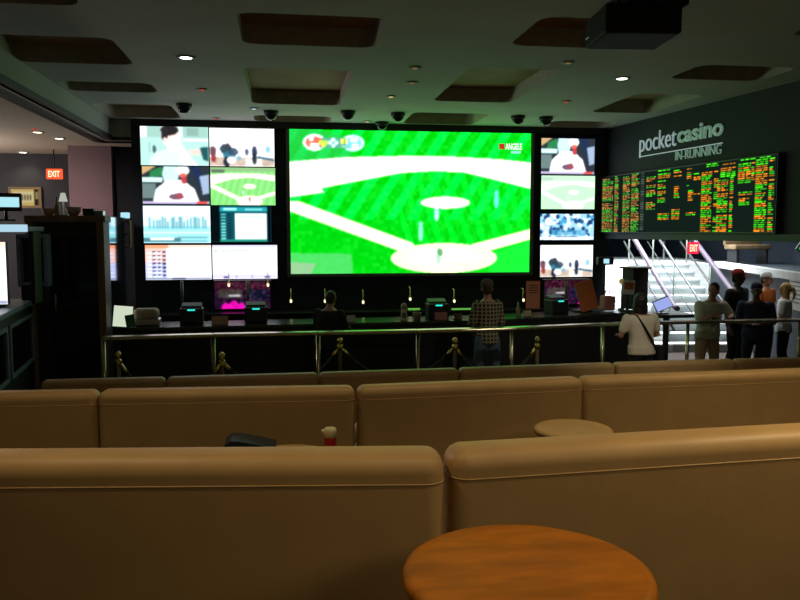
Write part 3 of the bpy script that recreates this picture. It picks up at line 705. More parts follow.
bowl(stand_on(75, YC+.15, TOPZ), .11, .12, 'beige', 'wide dim beige bowl on the black cabinet under the mauve column')
b = BM(); bx(b, (0, 0, .05), (.15, .2, .10), .012); o = obj('box', b, 'dark_plastic', None, stand_on(91, YC+.15, TOPZ)); tag(o, 'low black box at the right end of the cabinet top', 'box')
b = BM(); bx(b, (0, 0, .035), (.12, .14, .07), .008); o = obj('box', b, 'steel_cool', None, stand_on(101, YC+.15, TOPZ)); tag(o, 'small pale box beside the low black box', 'box')
# desk lamp with bright head
lp = stand_on(65, YC+.2, TOPZ)
t = thing('table_lamp', 'small lamp with pale shade standing on the cabinet left of the column', 'lamp', lp)
b = BM(); lathe(b, [(.07, 0), (.07, .015), (.012, .02), (.012, .22)], n=14); obj('base', b, 'steel_cool', t)
b = BM(); lathe(b, [(.06, .20), (.03, .32)], n=14); emis('shade_glow', (.8, .85, .7), .45); obj('shade', b, 'shade_glow', t)
# monitor on left with cyan picture
lm = ay(6, 212, 10.2)
t = thing('counter_monitor', 'monitor with a cyan picture at the left edge above the desk', 'monitor', lm, math.radians(15))
b = BM(); bx(b, (0, 0, .12), (.36, .04, .22), .01, 1); obj('casing', b, 'bezel', t)
b = BM(); bx(b, (0, -.024, .12), (.30, .006, .12)); obj('display', b, 'cool_screen', t)
b = BM(); tube(b, [(0, .02, -.1), (0, .02, .08)], .02, 8); bx(b, (0, .02, -.1), (.2, .15, .02)); obj('stand', b, 'dark_plastic', t)
# bright strip counter the monitor stands on
a = ay(-30, 216, 10.3); c = ay(34, 216, 10.3)
t = thing('bar_shelf', 'high shelf with bright bluish top at the left edge', 'shelf', ((a.x+c.x)/2, 10.4, 0))
b = BM(); bx(b, (0, 0, a.z-.16), (c.x-a.x, .6, .06), .01, 1); obj('top', b, 'blue_grey', t)
for sx in (-1, 1):
    b = BM(); bx(b, (sx*((c.x-a.x)/2-.06), .1, (a.z-.19+1.56)/2), (.05, .3, a.z-.19-1.56)); obj('upright', b, 'counter_front', t)
emis('shelf_light', (.45, .7, .85), .8)
b = BM(); bx(b, (0, -.31, a.z-.15), (c.x-a.x-.04, .02, .09)); o = obj('glow_strip', b, 'shelf_light', t)
# television seen at the left edge
p = ay(-46, 306, 9.9); q = ay(6, 242, 9.9)
t = tv(p.x, 1.60, q.x, q.z, tv_rows(), 'bright television cut off by the left edge of the view', None, y=9.95)
b = BM(); bx(b, ((q.x-p.x)/2, -.03, -.02), (.5, .2, .035)); obj('stand', b, 'dark_plastic', t)
# left partition: low counter with framed panels running away from the viewer
A = az(0, 316, 1.55); B = az(46, 294, 1.55); dv = (B-A); B = A + dv.normalized()*min(dv.length, (11.2-A.y)/dv.normalized().y)
ang2 = math.atan2(dv.y, dv.x); LL = (B-A).length; A2 = A - dv.normalized()*1.2
t = thing('side_counter', 'dark side counter with blue-grey top and framed panels at the left', 'counter', (A2.x, A2.y, 0), ang2); L2 = LL+1.2
b = BM(); bx(b, (L2/2, .85, .75), (L2, 1.6, 1.5)); obj('body', b, 'counter_front', t)
b = BM(); bx(b, (L2/2, .84, 1.53), (L2, 1.72, .06), .012); obj('top', b, 'blue_grey', t)
for k in range(2):
    x0 = .2+k*(L2-.1)/2; wd = (L2-.5)/2; fr = BM()
    for c, s in (((x0+wd/2, .035, 1.35), (wd, .03, .05)), ((x0+wd/2, .035, .75), (wd, .03, .05)), ((x0, .035, 1.05), (.05, .03, .65)), ((x0+wd, .035, 1.05), (.05, .03, .65))): bx(fr, c, s, .004, 1)
    f_ = obj('panel_frame', fr, 'blue_grey', t)
    b = BM(); bx(b, (x0+wd/2, .045, 1.05), (wd-.04, .012, .56)); obj('panel', b, 'black_gloss', f_)
# small shelving with pale grey framed unit in front of cabinet
p = ay(18, 285, 10.9); q = ay(46, 236, 10.9)
t = thing('display_case', 'small case with a pale blue-grey frame before the black cabinet', 'display case', (p.x, 11.0, 0))
ww, z0_, z1_ = q.x-p.x, p.z, q.z
b = BM()
for c, s in (((ww/2, 0, z1_), (ww, .2, .05)), ((ww/2, 0, z0_), (ww, .2, .05)), ((.02, 0, (z0_+z1_)/2), (.05, .2, z1_-z0_)), ((ww-.02, 0, (z0_+z1_)/2), (.05, .2, z1_-z0_))): bx(b, c, s, .006, 1)
obj('frame', b, 'blue_grey', t)
b = BM(); bx(b, (ww/2, .05, (z0_+z1_)/2), (ww-.06, .06, z1_-z0_-.06)); obj('panel', b, 'black_gloss', t)
b = BM(); bx(b, (ww/2, 0, (z0_+1.56)/2), (.3, .2, z0_-1.56)); obj('pedestal', b, 'counter_front', t)
# glossy black fin at the end of the screen wall
xg = ay(127, 250, YW).x; zt_ = ay(105, 216, 12.8).z
b = BM(); bx(b, (-2.76, 13.32, zt_/2), (.08, 2.0, zt_), .004, 1)
struct('wall_fin', b, 'black_gloss')
b = BM(); bx(b, (-2.705, 12.8, zt_/2), (.02, .96, zt_-.04)); o = obj('mirror_panel', b, 'mirror_black'); tag(o, 'tall mirror panel reflecting the left televisions beside the cabinet', 'mirror')
# narrow lamp lit shelf at the wall end
p = ay(131, 219, 14.3)
t = thing('wall_shelf', 'small lit shelf unit at the left end of the television wall', 'shelf', (p.x-.12, 14.2, p.z))
b = BM()
for k in range(3): bx(b, (0, 0, -.05-k*.22), (.26, .25, .02))
bx(b, (-.13, 0, -.25), (.02, .25, .46)); bx(b, (.13, 0, -.25), (.02, .25, .46)); obj('frame', b, 'wood_tan', t)
b = BM(); bx(b, (.05, -.03, .06), (.14, .1, .10), .01, 1); obj('light', b, 'cool_screen', t)

# ================================================================== COUNTER AND RAIL
CP = [Vector((-2.25, 11.52, 0)), Vector((3.3, 11.80, 0)), Vector((6.0, 12.62, 0))]
t = thing('betting_counter', 'long black betting counter below the giant screen', 'counter', CP[0])
def seg_boxes(b, P, off, wd, z0, z1, bev=0, org=CP[0]):
    for i in range(len(P)-1):
        a, c = P[i], P[i+1]; d = (c-a); L = d.length; m = Matrix.Translation(a-org) @ Matrix.Rotation(math.atan2(d.y, d.x), 4, 'Z')
        bx(b, (L/2, off+wd/2, (z0+z1)/2), (L+.02, wd, z1-z0), bev, 1, mtx=m)
b = BM(); seg_boxes(b, CP, .12, .5, 0, 1.04); obj('body', b, 'counter_front', t)
b = BM(); seg_boxes(b, CP, 0, .72, 1.04, 1.09, .008); obj('top', b, 'counter_top', t)
b = BM(); seg_boxes(b, CP, .02, .03, .98, 1.035, .004); obj('edge_trim', b, 'dark_plastic', t)
# back counter against the wall
t = thing('back_counter', 'low back counter against the wall under the screens', 'counter', (1.76, YW-.35, 0))
b = BM(); bx(b, (0, 0, .5), (8.4, .6, 1.0)); obj('body', b, 'counter_front', t)
b = BM(); bx(b, (0, -.02, 1.03), (8.5, .66, .05), .008, 1); obj('top', b, 'counter_top', t)

# drink rail with posts
RP = [az(103, 337, 1.165), az(213, 334, 1.165), az(318, 332, 1.165), az(418, 330, 1.165), az(512, 327.5, 1.165), az(603, 323.5, 1.165), az(688, 321, 1.165), az(800, 319, 1.165)]
RP = [Vector((p.x, p.y, 0)) for p in RP]; d = (RP[-1]-RP[-2]).normalized()
t = thing('drink_rail', 'long metal drink rail on posts in front of the betting counter', 'railing', RP[0])
b = BM()
for a, c in zip(RP, RP[1:]):
    dd = c-a; bx(b, (dd.length/2, 0, 1.15), (dd.length+.01, .16, .045), .018, 2, mtx=Matrix.Translation(a-RP[0]) @ Matrix.Rotation(math.atan2(dd.y, dd.x), 4, 'Z'))
obj('top_rail', b, 'steel', t)
for p in RP:
    b = BM(); q = p-RP[0]; tube(b, [(q.x, q.y, 0), (q.x, q.y, 1.13)], .026, 12); lathe(b, [(.07, 0), (.07, .012), (.03, .02)], (q.x, q.y, 0), 14); obj('post', b, 'steel', t)
# posts with rope
def on_counter(px, off=.3):
    d = ray(px, 320)
    for a, c in zip(CP, CP[1:]):
        dd = (c-a).normalized(); n = Vector((-dd.y, dd.x, 0)); o = a+n*off; t_ = (o-CAMP).dot(n)/d.dot(n); p = CAMP+d*t_
        if -.5 <= (p-o).dot(dd) <= (c-a).length+.3: return Vector((p.x, p.y, 1.09)), math.atan2(dd.y, dd.x)
    return Vector((p.x, p.y, 1.09)), math.atan2(dd.y, dd.x)
spr = None; SPOS = {}
for px, py, lb in ((340, 338, 'behind the rail near the dark-dressed customer'), (455, 338, 'just left of the plaid-shirted person'), (537.5, 337, 'right of the plaid-shirted person'), (222, 353, 'left before the counter'), (118, 352, 'furthest left of the rope posts')):
    loc = az(px, py+2, .98); loc.z = 0; lab = 'brass ball-topped rope post ' + lb; SPOS[px] = loc
    if spr is None:
        spr = thing('rope_post', lab, 'rope post', loc, 0, 'brass rope posts along the queue')
        b = BM(); lathe(b, [(.16, 0), (.16, .015), (.05, .04), (.025, .06)], n=20); obj('base', b, 'brass', spr, smooth=True)
        b = BM(); lathe(b, [(.023, .05), (.023, .88)], n=14); obj('pole', b, 'wood_tan', spr, smooth=True)
        b = BM(); lathe(b, [(.023, .84), (.04, .86), (.04, .91), (.02, .92)], n=14); obj('collar', b, 'brass', spr, smooth=True)
        b = BM(); ell(b, (0, 0, .965), (.042, .042, .05)); obj('finial', b, 'brass', spr)
    else: dup(spr, loc, 0, lab)
def rope(p, q, sag, label, hooks=True):
    p, q = Vector(p), Vector(q); t = thing('queue_rope', label, 'rope', p)
    pts = [((p*(1-k/14)+q*(k/14)) - Vector((0, 0, sag*4*(k/14)*(1-k/14)))) - p for k in range(15)]
    b = BM(); tube(b, pts[1:-1], .018, 8); obj('rope', b, 'rope', t)
    for a, c in ((pts[0], pts[1]), (pts[-1], pts[-2])):
        b = BM(); d = (c-a); st_ = a+d.normalized()*.045; tube(b, [st_, st_+d.normalized()*.13], [.02, .024], 10); obj('end_cap', b, 'brass', t)
H9 = Vector((0, 0, .89))
P = SPOS
rope(P[340]+H9, P[222]+H9, .45, 'sagging dark rope left of the rope post near the dark-dressed customer')
rope(P[340]+H9, P[455]+H9, .45, 'sagging dark rope between the two middle rope posts')
rope(P[537.5]+H9, P[455]+H9, .45, 'sagging dark rope behind the plaid-shirted person')
rope(P[222]+H9, P[118]+H9, .45, 'sagging dark rope at the far left of the queue')

# things on the counter
def terminal(px, led, label):
    p, a = on_counter(px, .42); t = thing('betting_terminal', label, 'terminal', p, a, 'ticket terminals on the betting counter')
    b = BM(); bx(b, (0, 0, .12), (.34, .26, .24), .02); obj('body', b, 'dark_plastic', t)
    b = BM(); bx(b, (0, .04, .26), (.30, .20, .06), .02, rot=(.25, 0, 0)); obj('lid', b, 'dark_plastic', t)
    b = BM(); bx(b, (0, -.135, .215), (.11, .008, .022)); obj('led_display', b, led, t)
for px, lb in ((192, 'with cyan lights below the leftmost televisions'), (256, 'with cyan lights beside the magenta glow'), (437, 'with cyan lights left of the plaid-shirted person'), (556, 'with cyan lights below the right televisions')):
    terminal(px, 'led_cyan', 'black ticket terminal ' + lb)
def card(px, w_, h_, mt, label, cat='card', inner=None, off=.15, lean=-.15):
    p, a = on_counter(px, off); t = thing(cat.replace(' ', '_'), label, cat, p, a)
    b = BM(); bx(b, (0, 0, h_/2+.004), (w_, .015, h_), rot=(lean, 0, 0)); obj('face', b, mt, t)
    b = BM(); bx(b, (0, .04, .006), (w_, .09, .01)); obj('foot', b, 'dark_plastic', t)
    if inner:
        b = BM(); bx(b, (0, -.012, h_*.5), (w_*.62, .006, h_*.5), rot=(lean, 0, 0)); obj('print', b, inner, t)
    return t
card(220, .24, .13, 'tan_card', 'small tan place card on the counter beside the magenta glow', 'place card')
card(404, .09, .17, 'white_paper', 'white table card with brown print on the counter under the giant screen', 'table card', 'wood_tan')
card(441, .2, .12, 'pink_card', 'pinkish card on the counter left of the plaid-shirted person', 'place card')
card(458, .13, .10, 'wood_tan', 'small brown card right of the pinkish card', 'place card')
card(527, .15, .10, 'beige', 'small beige card on the counter right of the plaid-shirted person', 'place card')
card(351, .13, .10, 'white_paper', 'small white card on the counter beside the leaning customer', 'place card')
p, a = on_counter(417, .3)
b = BM(); lathe(b, [(.055, 0), (.07, .10), (.072, .11), (.06, .11), (.05, .012)], n=18); o = obj('cup', b, 'beige', None, p, smooth=True); tag(o, 'dim beige cup on the counter right of the table card', 'cup')
p, a = on_counter(404, .5)
b = BM(); lathe(b, [(.05, 0), (.05, .2), (.03, .24)], n=16); o = obj('jar', b, 'beige', None, p+Vector((0, 0, 0)), smooth=True); tag(o, 'tan jar standing behind the white table card', 'jar')
p, a = on_counter(518, .3)
bottle(p, .24, .035, 'glass_bottle', 'pale bottle on the counter right of the plaid-shirted person')
# green and white sheet plus tote of papers at left end
p, a = on_counter(123, .16); t = thing('folded_menu', 'open white and green folded card at the left end of the counter', 'folded card', p, a+.1)
emis('paper_glow', (.72, .82, .62), .7)  # white sheet glows by itself to look lit
b = BM(); bx(b, (0, 0, .155), (.26, .012, .30), rot=(-.12, .10, 0)); obj('sheet', b, 'paper_glow', t)
b = BM(); bx(b, (.10, -.045, .09), (.13, .012, .18), rot=(-.2, -.15, 0)); obj('flap', b, 'green_card', t)
p, a = on_counter(148, .34); t = thing('paper_tray', 'pale rounded bundle stacked on a grey tray at the left of the counter', 'tray', p, a)
b = BM(); bx(b, (0, 0, .05), (.36, .3, .10), .02); obj('tray', b, 'steel_cool', t)
b = BM(); bx(b, (-.02, 0, .17), (.36, .28, .16), .065, 4); obj('bundle', b, 'beige', t)
# green reflections on the back counter, made as glowing bars
for px, wd, lb in ((414, .22, 'short green reflection behind the counter cup, made as a glowing bar'), (463, .42, 'long green reflection left of the plaid-shirted person, made as a glowing bar')):
    p = ay(px, 309, YW-.6); b = BM(); bx(b, (0, 0, 0), (wd, .03, .03), .004, 1); bx(b, (0, 0, (1.05-p.z)/2), (.02, .02, abs(p.z-1.05))); o = obj('glow_strip', b, 'green_reflection', None, p); tag(o, lb, 'light strip')
# little brass lamps in front of the screen wall
fl = None
for px, py, lb in ((291, 301, 'below the left corner of the giant screen'), (325, 301, 'by the head of the leaning customer'), (363, 302, 'left of the white table card'), (410, 299, 'above the counter cup'), (229, 285, 'left above the magenta glow'), (268, 285, 'right above the magenta glow'), (454, 301, 'left of the plaid-shirted person'), (523, 300, 'right of the plaid-shirted person')):
    z = ay(px, py, YW-.4).z; p = ay(px, py, YW-.4); lab = 'tiny brass picking lamp ' + lb; lab = lab.replace('picking ', '')
    if fl is None:
        fl = thing('wall_lamp', lab, 'lamp', p, 0, 'tiny brass lamps along the back counter')
        b = BM(); lathe(b, [(.035, 0), (.03, .03), (.008, .05), (.008, .22)], n=12); obj('stem', b, 'brass', fl)
        b = BM(); ell(b, (0, -.03, .0), (.022, .022, .03), n=10); obj('bulb', b, 'warm_lamp', fl)
        b = BM(); tube(b, [(0, 0, .2), (0, .16, .22), (0, .39, .22)], .008, 6); obj('arm', b, 'brass', fl)
    else: dup(fl, p, 0, lab)
# magenta lit slot machine niches
def niche(px0, py0, px1, py1, label, poles):
    p = ay(px0, py1, YW-.3); q = ay(px1, py0, YW-.3); p.z = max(p.z, 1.08); wd, ht = q.x-p.x, q.z-p.z
    t = thing('gaming_display', label, 'display', (p.x, YW-.3, p.z))
    b = BM(); bx(b, (wd/2, .12, ht/2), (wd, .24, ht), .01, 1); bx(b, (wd/2, .12, -(p.z-1.05)/2), (wd*.5, .2, max(.01, abs(p.z-1.05)-.01))); obj('casing', b, 'bezel', t)
    pc = Pic(80, 50, (40, 16, 45)); pc.rect(0, 0, 1, .3, (60, 22, 38)); pc.rect(.06, .3, .5, .6, (70, 62, 58)); pc.rect(.6, .3, .96, .7, (26, 26, 48)); pc.ell(.36, .52, .12, .05, (215, 215, 220), .9)
    for x, r_, hh_ in ((.2, .08, .2), (.34, .1, .28), (.48, .07, .2), (.8, .05, .08)): pc.ell(x, .98, r_, hh_, (250, 15, 190))
    for _ in range(26): pc.ell(rng.uniform(.05, .95), rng.uniform(0, .9), .018, .03, (140, 50, 110), .7)
    pc.noise(.12, 4); pc.blur(1); picture_mesh('display', pc, wd-.04, ht-.04, 'dim_glow', t, (.02, -.01, .02)); return t
niche(214, 280, 271, 316, 'machine display glowing magenta under the left televisions', 0)
niche(543, 279, 590, 312, 'machine display glowing magenta under the right televisions', 0)
for px, lb in ((181, 'thin grey pole under the leftmost televisions'), (247, 'thin grey pole in front of the left magenta display'), (567, 'thin grey pole in front of the right magenta display')):
    p = ay(px, 250, YW-.4); zt_ = ay(px, 281, YW-.4).z; b = BM(); tube(b, [(0, 0, 1.055), (0, 0, zt_)], .028, 10); o = obj('pole', b, 'frame_grey', None, (p.x, YW-.4, 0)); tag(o, lb, 'pole')
# orange poster on stand
p = ay(526, 309, YW-.5); q = ay(540, 281, YW-.5)
t = thing('poster', 'narrow brown-orange poster below the corner of the giant screen', 'poster', (p.x, YW-.5, 0))
mat('poster_brown', (.17, .065, .03), .8)
emis('poster_glow', (.045, .016, .007), 1)  # poster sheet emits faintly, no lamp behind it
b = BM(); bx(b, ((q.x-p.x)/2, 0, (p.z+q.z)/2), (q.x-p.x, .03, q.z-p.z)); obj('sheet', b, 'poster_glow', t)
b = BM()
for k in range(4): bx(b, ((q.x-p.x)/2, -.02, q.z-.08-k*.045), ((q.x-p.x)*(.7-.1*(k % 2)), .005, .018))
obj('print', b, 'wood_tan', t)
b = BM(); bx(b, ((q.x-p.x)/2, .03, (1.062+p.z+.1)/2), (.04, .03, p.z-1.062+.1)); obj('stand', b, 'dark_plastic', t)
# right end of the counter: boards, paper, bags
p, a = on_counter(586, .3); t = thing('orange_board', 'tilted orange board standing on the counter right of the magenta glow', 'board', p, a)
b = BM(); bx(b, (0, 0, .29), (.36, .02, .50), rot=(-.12, -.22, 0)); obj('panel', b, 'orange_card', t)
b = BM(); bx(b, (0, .12, .02), (.30, .22, .04)); obj('foot', b, 'dark_plastic', t)
p, a = on_counter(607, .35); t = thing('tote_bag', 'pinkish printed bag on the counter between the orange board and the paper', 'bag', p, a)
b = BM(); bx(b, (0, 0, .14), (.24, .16, .26), .03, 3, rot=(0, .06, 0)); obj('body', b, 'pink_card', t)
b = BM(); tube(b, [(-.07, 0, .25), (-.04, 0, .36), (.04, 0, .36), (.07, 0, .25)], .01, 6); obj('handle', b, 'pink_card', t)
p, a = on_counter(626, .15); t = thing('sign_holder', 'white sign with orange print tilted on a dark post by the counter', 'sign', p, a)
b = BM(); bx(b, (.04, 0, .42), (.26, .015, .25), rot=(0, .08, 0)); obj('sheet', b, 'white_paper', t)
b = BM(); bx(b, (.04, -.012, .44), (.20, .008, .12), rot=(0, .08, 0)); obj('print', b, 'orange_card', t)
b = BM(); bx(b, (.04, .03, .18), (.04, .03, .36)); bx(b, (.04, .03, .01), (.2, .16, .02)); obj('post', b, 'dark_plastic', t)
p, a = on_counter(634, .5); t = thing('counter_cabinet', 'dark brown box cabinet standing on the counter left of the stairs', 'cabinet', p, a)
b = BM(); bx(b, (0, 0, .36), (.34, .3, .72), .01, 1); obj('body', b, 'counter_front', t)
b = BM(); bx(b, (0, 0, .735), (.44, .36, .03), .006, 1); obj('top', b, 'wood_tan', t)
p, a = on_counter(592, .6)
t = thing('wall_speaker', 'small cool-lit device on a bracket above the orange board', 'device', ay(605, 261, 13.2))
b = BM(); bx(b, (0, 0, 0), (.3, .12, .14), .02); obj('body', b, 'dark_plastic', t)
b = BM(); bx(b, (0, -.065, .0), (.10, .01, .08)); obj('display', b, 'cool_screen', t)
b = BM(); tube(b, [(0, .05, 0), (0, .05, 1.05-ay(605, 261, 13.2).z)], .015, 8); obj('bracket', b, 'dark_plastic', t)
p, a = on_counter(621, .45)
t = thing('round_lamp', 'small amber round lamp beside the tilted orange board', 'lamp', p, a)
b = BM(); lathe(b, [(.06, 0), (.06, .02), (.012, .03), (.012, .46)], n=12); obj('stand', b, 'dark_plastic', t)
b = BM(); ell(b, (0, 0, .50), (.055, .05, .055)); obj('globe', b, 'amber_dim', t)
# laptop at right
p, a = on_counter(662, .2)
p = Vector((ay(662, 318, 12.3).x, 12.3, 1.09)); 
t = thing('tablet', 'tilted tablet with blue-lit screen beyond the white-shirted person', 'tablet', (p.x, p.y, 1.09), .2)
b = BM(); bx(b, (0, 0, .16), (.34, .02, .20), .006, 1, rot=(-.4, -.3, 0)); obj('body', b, 'dark_plastic', t)
b = BM(); bx(b, (0, -.014, .16), (.31, .006, .17), rot=(-.4, -.3, 0)); obj('display', b, 'blue_screen', t)
b = BM(); tube(b, [(0, .03, .0), (0, .03, .16)], .015, 8); bx(b, (0, .03, .008), (.2, .14, .016)); obj('stand', b, 'dark_plastic', t)
t = thing('side_table', 'dark pedestal table carrying the blue-lit tablet by the stairs', 'table', (p.x+.1, p.y+.05, 0))
b = BM(); bx(b, (0, 0, 1.06), (.8, .5, .055), .01, 1); obj('top', b, 'counter_top', t)
b = BM(); tube(b, [(0, 0, 0), (0, 0, 1.04)], .05, 12); obj('pedestal', b, 'dark_plastic', t)
b = BM(); lathe(b, [(.24, 0), (.24, .02), (.05, .04)], n=18); obj('foot', b, 'dark_plastic', t)
# green screen corner right edge
p = ay(806, 252, 12.6)
t = thing('television', 'corner of a green-lit television at the right edge', 'television', (p.x, 12.6, p.z-.25), 0)
b = BM(); bx(b, (.3, 0, .25), (.9, .05, .5), .01, 1, rot=(0, .6, 0)); obj('casing', b, 'bezel', t)
b = BM(); bx(b, (.3, -.03, .25), (.84, .01, .44), rot=(0, .6, 0)); obj('display', b, 'green_screen', t)
b = BM(); tube(b, [(.3, .02, .3), (.3, .02, ZC-p.z+.25)], .02, 8); obj('mount', b, 'dark_plastic', t)

# ================================================================== LOUNGE: SOFAS, TABLES
sofa_master = {}
def make_sofa(Wd, hb, lean=.0):
    """origin: floor, middle of the rear face; seat extends to +Y (faces the screens)"""
    t = thing('sofa', '', 'sofa')
    b = BM(); t_ = bmesh.new(); bmesh.ops.create_cube(t_, size=1); bmesh.ops.scale(t_, vec=(Wd, .174, hb-.09), verts=t_.verts)
    bmesh.ops.bevel(t_, geom=list(t_.edges), offset=.055, segments=7, affect='EDGES', profile=.5)
    for f in t_.faces: f.smooth = True
    merge(b, t_, T((0, .088, (hb-.09)/2+.09))); obj('backrest', b, 'leather', t)
    b = BM(); zz = hb-.082; e_ = .030
    pts = rrect(-Wd/2, .001, Wd/2, .175, .055, 4)
    pts = [Vector((x, y, zz)) for x, y in pts]; tube(b, pts+[pts[0]], .003, 6); obj('piping', b, 'leather', t)
    b = BM(); bx(b, (0, .46, .20), (Wd-.15, .60, .24), .03, 2); obj('seat_base', b, 'leather', t, smooth=False)
    b = BM(); bx(b, (0, .475, .40), (Wd-.14, .60, .16), .055, 4); obj('seat_cushion', b, 'leather', t, smooth=True)
    b = BM(); bx(b, (0, .40, .045), (Wd-.17, .66, .09)); obj('plinth', b, 'dark_plastic', t)
    return t
def sofa_between(P, Q, floor, z, label, group, full=None, side=0):
    """P, Q: ends of the back's top edge"""
    P = Vector((P.x, P.y, 0)); Q = Vector((Q.x, Q.y, 0)); d = Q-P; L = d.length; a = math.atan2(d.y, d.x); u = d.normalized()
    Wd = (full or L)-.012
    c = (P+Q)/2
    if full and side < 0: c = Q - u*(full/2-.004)
    if full and side > 0: c = P + u*(full/2-.012)
    n = Vector((-u.y, u.x, 0)); c = c - n*.145
    key = (round(Wd, 1), floor)
    s = make_sofa(Wd, z-floor+.0026*P.y); s.location = (c.x, c.y, floor); s.rotation_euler = (0, 0, a); s['label'] = label; s['group'] = group; return s
g1, g2, g3 = 'tan sofas of the front row', 'tan sofas of the second row', 'tan sofas of the third row'
z1 = 1.80
sofa_between(az(0, 449, z1), az(442, 446, z1), TA, z1, 'tan leather sofa nearest the viewer, filling the lower left', g1, 1.72, -1)
sofa_between(az(444, 443, z1), az(800, 423, z1), TA, z1, 'tan leather sofa nearest the viewer, right of the front seam', g1, 1.72, 1)
z2 = 1.43
R2 = [az(0, 392, z2), az(102, 390, z2), az(355, 386, z2), az(577, 377, z2), az(800, 369, z2)]
lb2 = ['tan sofa at the left end of the second row', 'tan sofa in the second row behind the red bottle', 'tan sofa in the middle of the second row', 'tan sofa at the right of the second row']
for i in range(4): sofa_between(R2[i], R2[i+1], TB, z2, lb2[i], g2, 2.0 if i in (0, 3) else None, -1 if i == 0 else 1)
z3 = .885
R3 = [az(x, y, z3) for x, y in ((43, 381), (167, 378), (318, 373.5), (457, 369), (611, 363.5), (731, 360))]; R3.append(az(850, 357.5, z3))
lb3 = ['short tan sofa at the left end of the third row', 'tan sofa of the third row, second from its left end', 'tan sofa of the third row in front of the middle rope posts', 'tan sofa of the third row in front of the plaid-shirted person',
       'tan sofa of the third row in front of the white-shirted person', 'tan sofa at the right end of the third row']
for i in range(6): sofa_between(R3[i], R3[i+1], 0, z3, lb3[i], g3)
mat('wood_pale', (.42, .27, .10), .5, var=.1, scale=6)
def round_table(loc, floor, r, label, name='round_table', mt='wood_orange'):
    h = loc.z-floor; t = thing(name, label, 'table', (loc.x, loc.y, floor))
    b = BM(); lathe(b, [(r*.55, h-.05), (r-.02, h-.045), (r-.004, h-.032), (r, h-.018), (r-.005, h-.006), (r-.02, h)], n=64); obj('tabletop', b, mt, t, smooth=False)
    b = BM(); lathe(b, [(.035, .03), (.035, h-.05)], n=18); obj('pedestal', b, 'steel_cool', t, smooth=True)
    b = BM(); lathe(b, [(r*.8, 0), (r*.8, .012), (.05, .035)], n=32); obj('foot', b, 'steel_cool', t, smooth=True)
T1 = az(527, 568, 1.72)
round_table(T1, TA, .277, 'round orange-brown wooden table in the right foreground')
T2 = az(573, 427.5, 1.29)
round_table(T2, TB, .235, 'small round pale wooden table between the first two sofa rows', mt='wood_pale')
T3 = az(290, 456, 1.17)
round_table(T3, TB, .27, 'round wooden table carrying the red sauce bottle behind the front left sofa', mt='wood_pale')
# sauce bottle
sb = az(330, 443, 1.20); sb = Vector((ay(330, 440, T3.y).x, T3.y-.02, T3.z))
t = thing('sauce_bottle', 'red sauce bottle with cream cap peeking over the left front sofa', 'bottle', sb)
zt_ = ay(330, 427, T3.y).z; h = zt_-T3.z
b = BM(); lathe(b, [(.032, 0), (.036, .01), (.036, h*.55), (.034, h-.05), (.030, h-.045)], n=18); obj('body', b, 'red_plastic', t, smooth=True)
b = BM(); lathe(b, [(.037, h-.052), (.037, h-.012), (.030, h), (.01, h+.002)], n=18); bx(b, (-.03, 0, h-.018), (.04, .03, .018), .005, 1); obj('cap', b, 'cream_plastic', t, smooth=True)
# dark folder
fy = T3.y+.05; fp = Vector((ay(249, 440, fy).x, fy, T3.z))
t = thing('menu_folder', 'dark folder lying half open on the table behind the left front sofa', 'folder', fp)
pk = fy/FPX; hh = ay(232, 437, fy).z-T3.z; h2 = ay(275, 444.5, fy).z-T3.z
b = BM(); poly_prism(b, [(-27*pk, 0), (28*pk, 0), (28*pk, .01), (-26*pk, .012)], -.1, .1); obj('lower_cover', b, 'dark_vinyl', t)
b = BM(); poly_prism(b, [(-26*pk, .012), (-23*pk, hh*.8), (-17*pk, hh), (-9*pk, hh-.003), (10*pk, hh*.5+h2*.5), (27*pk, h2), (27*pk, h2-.012), (8*pk, h2), (-12*pk, hh-.03), (-19*pk, hh-.03), (-23*pk, .012)], -.1, .1); obj('upper_cover', b, 'dark_vinyl', t)
b = BM(); poly_prism(b, [(-21*pk, .014), (24*pk, .014), (24*pk, h2*.6), (-19*pk, hh*.6)], -.09, .09); obj('pages', b, 'dark_vinyl', t)

# ================================================================== PEOPLE
def remesh_obj(name, bm, mats, parent, vox=.011, smooth=3):
    me = bpy.data.meshes.new(name); bmesh.ops.recalc_face_normals(bm, faces=bm.faces); bm.to_mesh(me); bm.free()
    o = bpy.data.objects.new(name, me); COL.objects.link(o)
    m = o.modifiers.new('r', 'REMESH'); m.mode = 'VOXEL'; m.voxel_size = vox; m.use_smooth_shade = True
    m = o.modifiers.new('s', 'SMOOTH'); m.iterations = smooth; m.factor = .5
    bpy.context.view_layer.update()
    me2 = bpy.data.meshes.new_from_object(o.evaluated_get(bpy.context.evaluated_depsgraph_get()))
    bpy.data.objects.remove(o); bpy.data.meshes.remove(me); me2.name = name; me2.materials.clear(); me2.materials.append(M[mats])
    me2.polygons.foreach_set('use_smooth', [True]*len(me2.polygons))
    o = bpy.data.objects.new(name, me2); COL.objects.link(o); o.parent = parent; return o
